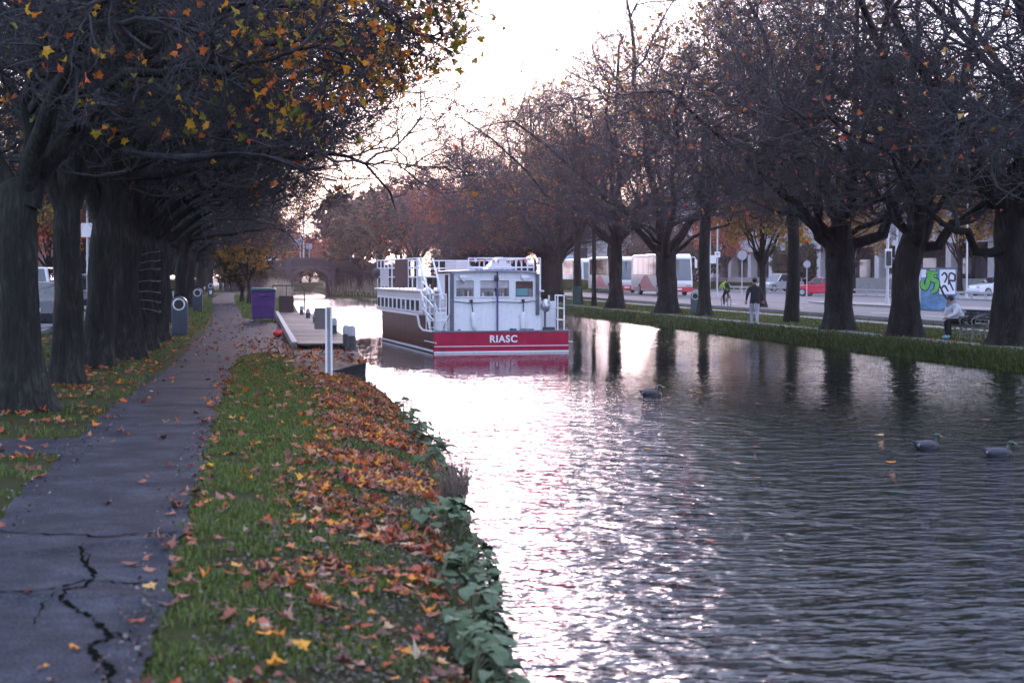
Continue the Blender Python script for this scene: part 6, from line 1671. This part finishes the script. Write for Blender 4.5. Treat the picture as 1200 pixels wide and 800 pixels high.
# reeds by the bridge and rough growth on the far shore
M_REED = island_mat('reed', [(0, (.22, .17, .11)), (.5, (.36, .29, .21)), (.8, (.45, .37, .29)), (1, (.16, .19, .07))], .8, .2)
X, Y = scatter(5200, 6.5, 20, 152, 169); e = X - XR(Y)
k_ = (e > .1) & (e < 5.5); X, Y = X[k_], Y[k_]
X2, Y2 = scatter(2600, -3, 3.9, 118, 166); e = X2 - XL(Y2); k_ = (e < -.1) & (e > -2.2); X2, Y2 = X2[k_], Y2[k_]
grass('reeds', np.concatenate([X2, X]), np.concatenate([Y2, Y]), np.concatenate([1.0 + .5 * RNG.random(len(X2)), np.where(Y > 163, 1.2, .55) * (.7 + .6 * RNG.random(len(X)))]), .02, M_REED, 'tan reeds and rough grass on the banks by the bridge', .35)

# ---- fallen leaves
def litter_points():
    pts = []
    X, Y = scatter(30000, -.3, 2.4, 5.5, 34.5, 1.15)
    e = X - XL(Y); band = (1 - .93 * smooth(28.6, 30, Y)) * smooth(-1.85, -1.0, e) * (1 - smooth(-.40, -.12, e))
    nz = snoise(X, Y, 1.5) + .5 * snoise(X, Y, 4.3)
    dens = band * smooth(-.22, .5, nz + .12 * smooth(10, 14, Y) + .25 * smooth(24, 30, Y)) * (.5 + .5 * smooth(8.0, 12.0, Y))
    k_ = RNG.random(len(X)) < dens * (.62 + .5 * smooth(11.5, 15, Y)); pts.append((X[k_], Y[k_]))
    X, Y = scatter(900, -.45, 2.2, 5.5, 34, 1.2); k_ = (X - XL(Y)) < -.3; pts.append((X[k_], Y[k_]))
    X, Y = scatter(150, -1.8, -.4, 6, 60, 1.0); pts.append((X, Y))
    X, Y = scatter(110, -.62, -.36, 8, 33, 1.0); pts.append((X, Y))
    X, Y = scatter(13000, -5.6, -1.7, 9, 60, 1.2); nz = snoise(X, Y, 1.1) + .5 * snoise(X, Y, 3.3); k_ = RNG.random(len(X)) < smooth(-.3, .5, nz) * (.25 + .75 * smooth(-1.2, .0, -(X + 3.0) * .8)) * .55; k_ &= ~((X > np.interp(Y, _PY, _PL)) & (RNG.random(len(X)) < .8)); pts.append((X[k_], Y[k_]))
    X, Y = scatter(220, -.4, .9, 31.0, 44, 1.3); pts.append((X, Y))
    X, Y = scatter(500, -2.2, 2.2, 36, 110, 1.5); k_ = X < XL(Y) - 1.5; pts.append((X[k_], Y[k_]))
    X, Y = scatter(900, 18.0, 25.8, 38, 120, 1.3); pts.append((X, Y))
    return np.concatenate([p[0] for p in pts]), np.concatenate([p[1] for p in pts])
X, Y = litter_points()
Z, on = top_z(X, Y)
slab = (Y > 29.3) & (Y < 36) & (X > .25) & (X < 2.2); Z = np.where(slab, .055, Z)
size = (.050 + .062 * RNG.random(len(X)) ** 1.3) * np.where(X > 10, 1.1, 1.0)
pos = np.stack([X, Y, Z + .012 + .02 * RNG.random(len(X)) * (~on)], 1)
# the 300 that show largest are objects of their own
d_ = np.sqrt(X ** 2 + Y ** 2); rel = pos - np.array(EYE)
cz = rel @ np.array(_f); cxp = 600 + F * (rel @ np.array(_r)) / cz; cyp = 400 - F * (rel @ np.array(_u)) / cz
vis = (cxp > 2) & (cxp < 1198) & (cyp < 798) & (cyp > 320)
score = np.where(vis, size / d_, -1)
big_ = np.argsort(-score)[:300]
rest = np.ones(len(X), bool); rest[big_] = False
V, T = leaf_batch(pos[rest], size[rest], RNG, .40, False, .45)
tag(link_mesh('leaf_litter', fast_mesh('leaf_litter', V, [T], M_LITTER, smooth=False)), 'carpet of brown and orange fallen leaves on the banks', kind='stuff')
lv_ = []
for q in range(10):
    V, T = leaf_batch(np.zeros((1, 3)), np.ones(1), np.random.default_rng(100 + q), .0001, False, .36)
    V[:, 2] -= V[:, 2].min() * .6
    stem = MB(); stem.tube([(0, 0, .02), (.03, -.25, .05), (.0, -.55, .03)], [.014, .010, .008], 4)
    sv_ = np.array([tuple(v) for v in stem.v]); sf_ = np.array([f for f in stem.f if len(f) == 4])
    lv_.append(fast_mesh('fallen_leaf', np.vstack([V, sv_]), [T, sf_ + len(V)], M_LITTER_OBJ, smooth=False))
g = random.Random(17)
for i in big_:
    o = link_mesh('fallen_leaf', lv_[g.randrange(10)], None, tuple(pos[i]))
    s = float(size[i]); o.scale = (s * g.uniform(.45, 1.05), s, s * g.uniform(.4, .9)); o.rotation_euler = (g.gauss(0, .13), g.gauss(0, .13), g.uniform(0, 6.28))
    if on[i]: tag(o, 'single dry maple leaf lying on the grey towpath', 'leaf', 'leaves scattered on the towpath')
    elif X[i] < -1.5: tag(o, 'dry maple leaf on the verge below the trunks', 'leaf', 'leaves on the tree verge')
    elif X[i] - XL(Y[i]) > -1.25: tag(o, 'dry maple leaf in the drift along the water edge of the near bank', 'leaf', 'leaves drifted along the water edge')
    else: tag(o, 'dry maple leaf lying on the grass of the near bank', 'leaf', 'leaves on the near grass')
# crumbled leaf bits and chippings worked into the turf
X, Y = scatter(26000, -.35, 1.9, 5.5, 22, 1.6); e = X - XL(Y)
k_ = (e < -.2) & (RNG.random(len(X)) < smooth(-1.9, -.9, e) * smooth(-.5, .3, -snoise(X, Y, 1.5) + snoise(X, Y, 5) * .5 + .3)); X, Y = X[k_], Y[k_]
X3, Y3 = scatter(900, -.70, -.40, 6, 30, 1.3); X4, Y4 = scatter(900, -1.95, -1.55, 7, 34, 1.2); X, Y = np.concatenate([X, X3, X4]), np.concatenate([Y, Y3, Y4])
V, T = leaf_batch(np.stack([X, Y, top_z(X, Y)[0] + .008 + .015 * RNG.random(len(X))], 1), .012 + .022 * RNG.random(len(X)), RNG, .5, True, .4)
M_BITS = island_mat('leaf_bits', [(0, (.02, .014, .011)), (.4, (.06, .038, .030)), (.75, (.11, .082, .070)), (1, (.18, .15, .135))], .8, .05)
tag(link_mesh('leaf_crumbs', fast_mesh('leaf_crumbs', V, [T], M_BITS, smooth=False)), 'crumbled brown leaf bits trodden into the near bank', kind='stuff')
# leaves floating on the water
X, Y = scatter(1500, 2.6, 9.0, 52, 120, 1.4); nz = snoise(X * .5, Y * .16, 1.2) + .4 * snoise(X, Y * .4, 2)
k_ = (nz > .05) & (X > XL(Y) + .2); X, Y = X[k_], Y[k_]
X2, Y2 = scatter(130, 1.5, 16, 12, 70, 1.0); k_ = X2 > XL(Y2) + .25; X, Y = np.concatenate([X, X2[k_]]), np.concatenate([Y, Y2[k_]])
V, T = leaf_batch(np.stack([X, Y, np.full(len(X), WATER_Z + .008)], 1), .10 + .05 * RNG.random(len(X)), RNG, .03, False, .08)
tag(link_mesh('floating_leaves', fast_mesh('floating_leaves', V, [T], M_LITTER, smooth=False)), 'scattered leaves floating on the canal surface', kind='stuff')

# ---- broad leaved plants hanging over the water's edge
m, nt, b = new_mat('broad_leaf')
oi = N(nt, 'ShaderNodeObjectInfo'); r_ = ramp(nt, [(0, (0.034, 0.060, 0.018)), (0.5, (0.085, 0.125, 0.060)), (1, (0.165, 0.205, 0.130))])
n1 = noise(nt, 9, 4, .6); ad = N(nt, 'ShaderNodeMath', operation='MULTIPLY_ADD'); ad.inputs[1].default_value = .5; hf = N(nt, 'ShaderNodeMath', operation='MULTIPLY'); hf.inputs[1].default_value = .5
nt.links.new(oi.outputs['Random'], hf.inputs[0]); nt.links.new(n1.outputs['Fac'], ad.inputs[0]); nt.links.new(hf.outputs[0], ad.inputs[2]); nt.links.new(ad.outputs[0], r_.inputs[0]); nt.links.new(r_.outputs[0], b.inputs['Base Color'])
b.inputs['Roughness'].default_value = .7; b.inputs['Specular IOR Level'].default_value = .25; bump(nt, n1.outputs['Fac'], b, .02)
M_BROAD = m
M_STEM = paint('plant_stem', (.12, .13, .07), .7)
def broad_leaf_mesh(seed):
    g = np.random.default_rng(seed); nu, nv = 7, 9
    vs = []
    c1, c2, fold = g.uniform(.25, .8), g.uniform(-.2, .2), g.uniform(.12, .35)
    for i in range(nv):
        t = i / (nv - 1); wdt = .46 * math.sin(math.pi * min(1, (t * .93 + .07)) ** .72) ** .8 + .01
        for j in range(nu):
            u = (j / (nu - 1)) * 2 - 1
            x = u * wdt * (1 + .05 * math.sin(t * 20 + j)); y = t - (.12 * abs(u) * (1 - t) ** 3); z = fold * abs(u) * wdt - c1 * t * t * .6 + c2 * u * t * .4 + .025 * math.sin(9 * t + 5 * u) + .02 * g.normal()
            vs.append((x, y, z))
    fs = [(i * nu + j, i * nu + j + 1, (i + 1) * nu + j + 1, (i + 1) * nu + j) for i in range(nv - 1) for j in range(nu - 1)]
    return fast_mesh('leaf', vs, [np.array(fs)], M_BROAD)
BLM = [broad_leaf_mesh(q) for q in range(6)]
spots = [(476, 500), (487, 515), (506, 530), (488, 535), (520, 560), (530, 600), (556, 640), (570, 665), (566, 715), (546, 745), (562, 772), (468, 478), (480, 492), (493, 505), (500, 520), (512, 540), (500, 552), (528, 575), (520, 612), (538, 618), (548, 634), (560, 655), (545, 662), (566, 680), (572, 705), (552, 702), (574, 725), (560, 735), (540, 735), (556, 758), (572, 752), (538, 770), (553, 785), (512, 700), (575, 795), (494, 640)]
g = random.Random(23)
for q, (px, py) in enumerate(spots):
    p = at(px, py, -.38); e = p.x - float(XL(p.y))
    x = p.x if e < .02 else float(XL(p.y)) + .02
    zb = gz(x, p.y)
    o = empty('broad_leaved_plant', (x, p.y, zb), 0, 'grey green broad leaved plant drooping over the water edge of the near bank', 'plant', 'broad leaved plants along the water edge')
    for j in range(g.randrange(9, 14)):
        a = g.uniform(-2.6, 1.2); tilt = g.uniform(-.15, .7); ln = g.uniform(.06, .145); rr = g.uniform(.03, .12); hh_ = g.uniform(.06, .22)
        base = Vector((math.cos(a) * rr, math.sin(a) * rr, hh_))
        lf = link_mesh('leaf', BLM[g.randrange(6)], o, base); lf.rotation_euler = (tilt - .35, g.uniform(-.3, .3), a - math.pi / 2); lf.scale = (ln, ln, ln)
        MB().tube([(0, 0, -.02), base * .5 + Vector((0, 0, .02)), base], .004, 4).build('stalk', M_STEM, o)
# ---- dry stalks and tufts at the water's edge
M_DRY = island_mat('dry_stalk', [(0, (.10, .06, .05)), (.5, (.20, .14, .11)), (.85, (.28, .22, .17)), (1, (.09, .10, .04))], .8, .15)
def tuft(px, py, n, h, label, z=-.42, spread=.12, droop=.5, w=.004, mat=None):
    p = at(px, py, z); rng = np.random.default_rng(int(px * 7 + py))
    a = rng.random(n) * 6.283; r_ = spread * np.sqrt(rng.random(n)); ln = h * (.45 + .75 * rng.random(n)); be = ln * droop * rng.random(n)
    P = np.stack([r_ * np.cos(a), r_ * np.sin(a), np.zeros(n)], 1); aa = a + rng.normal(size=n) * .8
    K = 4; t = np.linspace(0, 1, K)
    L_ = P[:, None] + np.stack([np.cos(aa)[:, None] * be[:, None] * t ** 2, np.sin(aa)[:, None] * be[:, None] * t ** 2, ln[:, None] * (t - .35 * droop * t ** 2)], 2)
    V, Fa = tubes(L_, np.repeat((w * (1 - .7 * t))[None], n, 0), 3)
    o = link_mesh('dry_tuft', fast_mesh('dry_tuft', V, [Fa], mat or M_DRY)); o.location = (p.x, p.y, z)
    return tag(o, label, 'tuft', 'dry tufts along the water edge')
tuft(530, 592, 150, .42, 'dense brown dry tuft standing out into the water beside the bright reflection')
tuft(538, 580, 60, .55, 'tall thin dry stalks behind the dense brown tuft', spread=.10, droop=.3)
tuft(476, 486, 40, .50, 'reddish bare stalks rising from the bank above the broad leaves', spread=.15, droop=.35)
tuft(445, 468, 90, .30, 'low brown tuft at the water edge below the landing slab')
tuft(514, 516, 30, .42, 'sparse twiggy stalks leaning over the water', spread=.2, droop=1.1)
tuft(405, 444, 160, .42, 'grey green grass tuft hanging against the landing slab', z=-.35, spread=.22, droop=.9, w=.006, mat=M_GRASSR)
tuft(416, 430, 130, .36, 'grass tuft growing at the corner of the landing slab', z=-.45, spread=.2, droop=.9, w=.006, mat=M_GRASSR)
tuft(428, 456, 130, .36, 'rough grass tuft on the bank before the landing slab', z=-.35, spread=.2, droop=.9, w=.005, mat=M_GRASSR)
# wires round the trunk
p = at(163, 410, 0)
wr = empty('trunk_wires', (p.x, p.y, 0), 0, 'pale wires wound round the broad trunk beside the path', 'wire')
for q, z in enumerate((.98, 1.16, 1.34, 1.56, 1.80, 1.95, 2.12)):
    MB().tube([(.49 * math.cos(t), .49 * math.sin(t), z + .08 * (math.cos(t)) * (q - 3) * .5 + .015 * math.sin(5 * t)) for t in np.linspace(0, 6.2832, 25)], .007, 5, cap=False).build('wire', M_TIMBER, wr, smooth=True)

# ================================================================== HAZE: one closed box of evening air round everything
k = MB(); k.box((10, 410, 12.5), (1400, 1100, 31))
haze = k.build('haze', None)
m = bpy.data.materials.new('evening_haze'); m.use_nodes = True
nt = m.node_tree
for n in list(nt.nodes):
    if n.type == 'BSDF_PRINCIPLED': nt.nodes.remove(n)
pv = nt.nodes.new('ShaderNodeVolumePrincipled')
pv.inputs['Color'].default_value = (0.98, 0.82, 0.96, 1)
pv.inputs['Density'].default_value = 0.00018
pv.inputs['Anisotropy'].default_value = 0.82
nt.links.new(pv.outputs[0], nt.nodes['Material Output'].inputs['Volume'])
haze.data.materials.append(m)
tag(haze, 'thin pinkish evening haze filling the air over the canal', kind='stuff')
